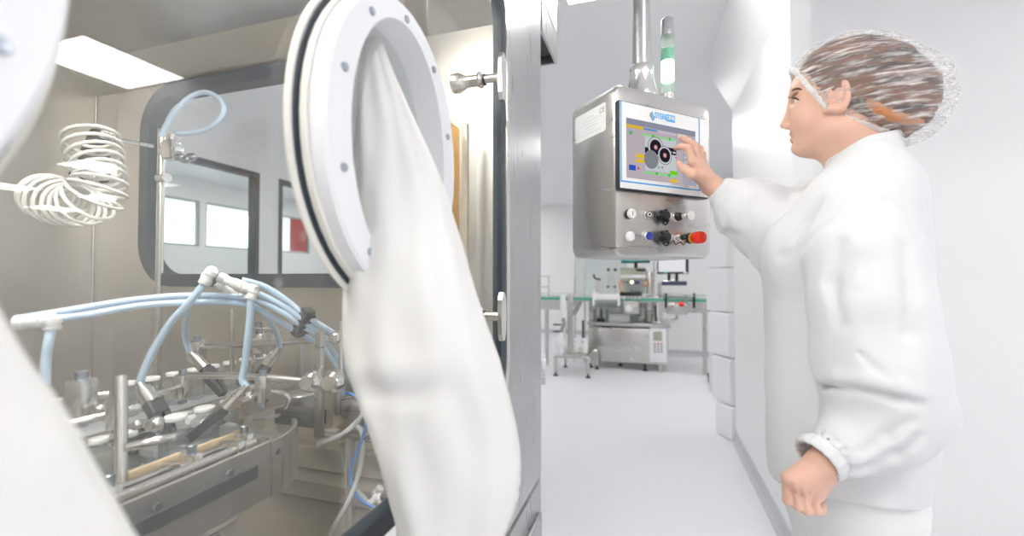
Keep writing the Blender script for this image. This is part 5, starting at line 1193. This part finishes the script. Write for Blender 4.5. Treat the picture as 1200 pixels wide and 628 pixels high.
for x, lab in ((674, 'left white plastic bottle on the low stand'), (684.5, 'right white plastic bottle on the low stand')):
    c = V(far(x, 410, YS+.22)[0], YS+.22, zt+.02); o = thing('plastic_bottle', lab, 'bottle', c, 'white bottles on the low stand')
    MB().lathe(c, (0, 0, 1), [(0, 0), (.043, 0), (.046, .006), (.046, .10), (.036, .128), (.026, .136), (0, .136)], 20).build('bottle_body', M_white, o)
    MB().lathe(c+V(0, 0, .136), (0, 0, 1), [(0, 0), (.036, 0), (.038, .005), (.038, .04), (.034, .045), (0, .045)], 20).build('bottle_cap', M_frost, o)
lb = thing('clamp_unit', 'white clamp unit with black levers beside the steel mast', 'clamp', V(*far(659, 395, YS-.05)[:2], zt+.02))
fb('white_arm', 656, 345, 662, 373, M_white, lb, .06, -.08, YS, .02); MB().tube([far(*p, YS-.05) for p in ((660, 372), (661, 380), (658, 388), (660, 396))], .02, 10, 4).build('dark_joint', M_grey, lb)
for y in (380.5, 388.5): fb('black_lever', 648, y-1, 657, y+1, M_black, lb, .03, -.06, YS, .004)
fb('swivel', 656.5, 376, 663, 392, M_chrome, lb, .05, -.03, YS, .015); fb('shaft', 659.5, 390, 662.5, 419, M_steel, lb, .03, -.0, YS, .004)
fbag = SDF(far(645, 425, YS-.05)-V(.12, .15, .12), far(668, 380, YS+.1)+V(.12, .15, .12), .014)
fbag.chain([far(658, 392, YS-.08), far(656, 402, YS-.08), far(655, 412, YS-.08)], [.035, .065, .062], .03); fbag.wrinkle(.05, .018, (1.5, 1.5, .5), 41)
v, q = fbag.net(); o = np_mesh('plastic_bag', v, q, mat('bag_film', (.78, .79, .80), .35, bump=(30, .5)), None, 1); tag(o, 'crumpled clear plastic bag hanging on the low stand', 'bag')
# open wire rack and table at the left, just behind the isolator
rk = thing('wire_rack', 'small steel frame rack standing on the far conveyor left end', 'rack', (*far(635, 348, 6.2)[:2], far(635, 348, 6.2)[2]))
MB().tube([far(*p, 6.2) for p in ((629, 350), (629, 323.5), (643, 323.5), (643, 350))], .014, 8, 1).build('hoop', M_chrome, rk); MB().tube([far(*p, 6.2) for p in ((629, 336), (643, 336))], .01, 8, 1).build('crossbar', M_chrome, rk)
tbz = .745; tx1, ty0 = -.485, 2.06
ta = math.radians(16); tb_ = thing('steel_table', 'stainless work table standing behind the isolator', 'table', (tx1, ty0, 0), None, ta)
MB().bx(-1.0, 0, 0, .8, tbz-.035, tbz, .004).build('table_top', M_steelv, tb_, local=True)
for x, y in ((-.045, .045), (-.95, .045), (-.045, .75), (-.95, .75)): MB().bx(x-.02, x+.02, y-.02, y+.02, 0, tbz-.035, .003).build('leg', M_steelv, tb_, local=True)
for y in (.045, .75): MB().bx(-.95, -.045, y-.01, y+.01, .30, .335, .003).build('stretcher', M_steelv, tb_, local=True)
c = V(onZ(633, 432, tbz)[0], onZ(633, 432, tbz)[1], tbz); o = thing('white_jar', 'white plastic jar on the corner of the steel table', 'jar', c)
MB().lathe(c, (0, 0, 1), [(0, 0), (.028, 0), (.03, .004), (.03, .05), (.024, .055), (0, .055)], 24).build('jar_body', M_white, o); MB().lathe(c+V(0, 0, .055), (0, 0, 1), [(0, 0), (.027, 0), (.027, .016), (0, .016)], 24).build('jar_lid', M_white, o)
# stack of white boxes at the end of the right wall
ang = math.radians(28); bu = V(-math.sin(ang), math.cos(ang), 0); bn = V(-bu[1], bu[0], 0)
corner = onX(868, 540, .56); zs_ = [0, .25, .60, .945, 1.30, 2.0]
labs = ['small white box at the floor, lowest of the stack by the wall', 'second white box from the floor in the stack', 'third white box from the floor in the stack', 'fourth white box from the floor, level with the far conveyor', 'tall white box at the top of the stack, level with the control box']
offs = [.20, .235, .265, .285, .31]
for i in range(5):
    L = offs[i]; z0, z1 = zs_[i], zs_[i+1]; base = V(.565, 3.66+.05*i, 0); c = base+bu*L/2-bn*0.0
    t = thing('white_box', labs[i], 'box', (c[0], c[1], z0+.001), 'white boxes stacked by the right wall')
    h_ = z1-z0-.006; d_ = .30
    n_out = unit(V(-math.cos(ang), -math.sin(ang), 0))
    cc = c-n_out*(d_/2)
    MB().box((cc[0], cc[1], z0+.001+h_/2), (L, d_, h_), (bu, -n_out, (0, 0, 1)), .004).build('carton', M_whitepaint, t, smooth_=False)
    MB().box((c[0]+n_out[0]*.004, c[1]+n_out[1]*.004, z0+.001+h_/2), (L-.012, .010, h_-.012), (bu, -n_out, (0, 0, 1)), .003).build('front_panel', M_whitepaint, t, smooth_=False)
o = MB().tube([far(830, 366, 5.2), far(833, 374, 5.2), far(831, 384, 5.2), far(835, 395, 5.2), far(834, 420, 5.2), (far(834, 430, 5.2)[0], 5.2, .012)], .035*.8, 10, 6).build('black_cable'); o.data.materials.append(M_black); tag(o, 'black cable hanging at the left edge of the white boxes', 'cable')
cw = thing('caster_wheel', 'black caster wheel on the floor beside the white boxes', 'wheel', (*onZ(832, 449, 0)[:2], 0)); c = onZ(832, 449, 0)
MB().lathe((c[0]-.02, c[1], .05), (1, 0, 0), [(0, 0), (.042, 0), (.05, .006), (.05, .034), (.042, .04), (0, .04)], 20).build('tyre', M_black, cw); MB().box((c[0], c[1], .09), (.055, .06, .05), None, .008).build('fork', M_blackg, cw)
sb = MB().box(atd(667, 221.5, 5.2), (.16, .05, .035), None, .006).build('ceiling_bracket'); sb.data.materials.append(M_grey)
hb_ = thing('hanging_bracket', 'short grey bracket hanging from the ceiling left of the control box', 'bracket', atd(667, 221.5, 5.2)); sb.parent = hb_; sb.location = -Vector(wloc(hb_)); sb.name = 'bracket_bar'
p_ = atd(672, 221.5, 5.2); MB().cyl(p_, (p_[0], p_[1], HC), .006, None, 8).build('drop_rod', M_white, hb_)
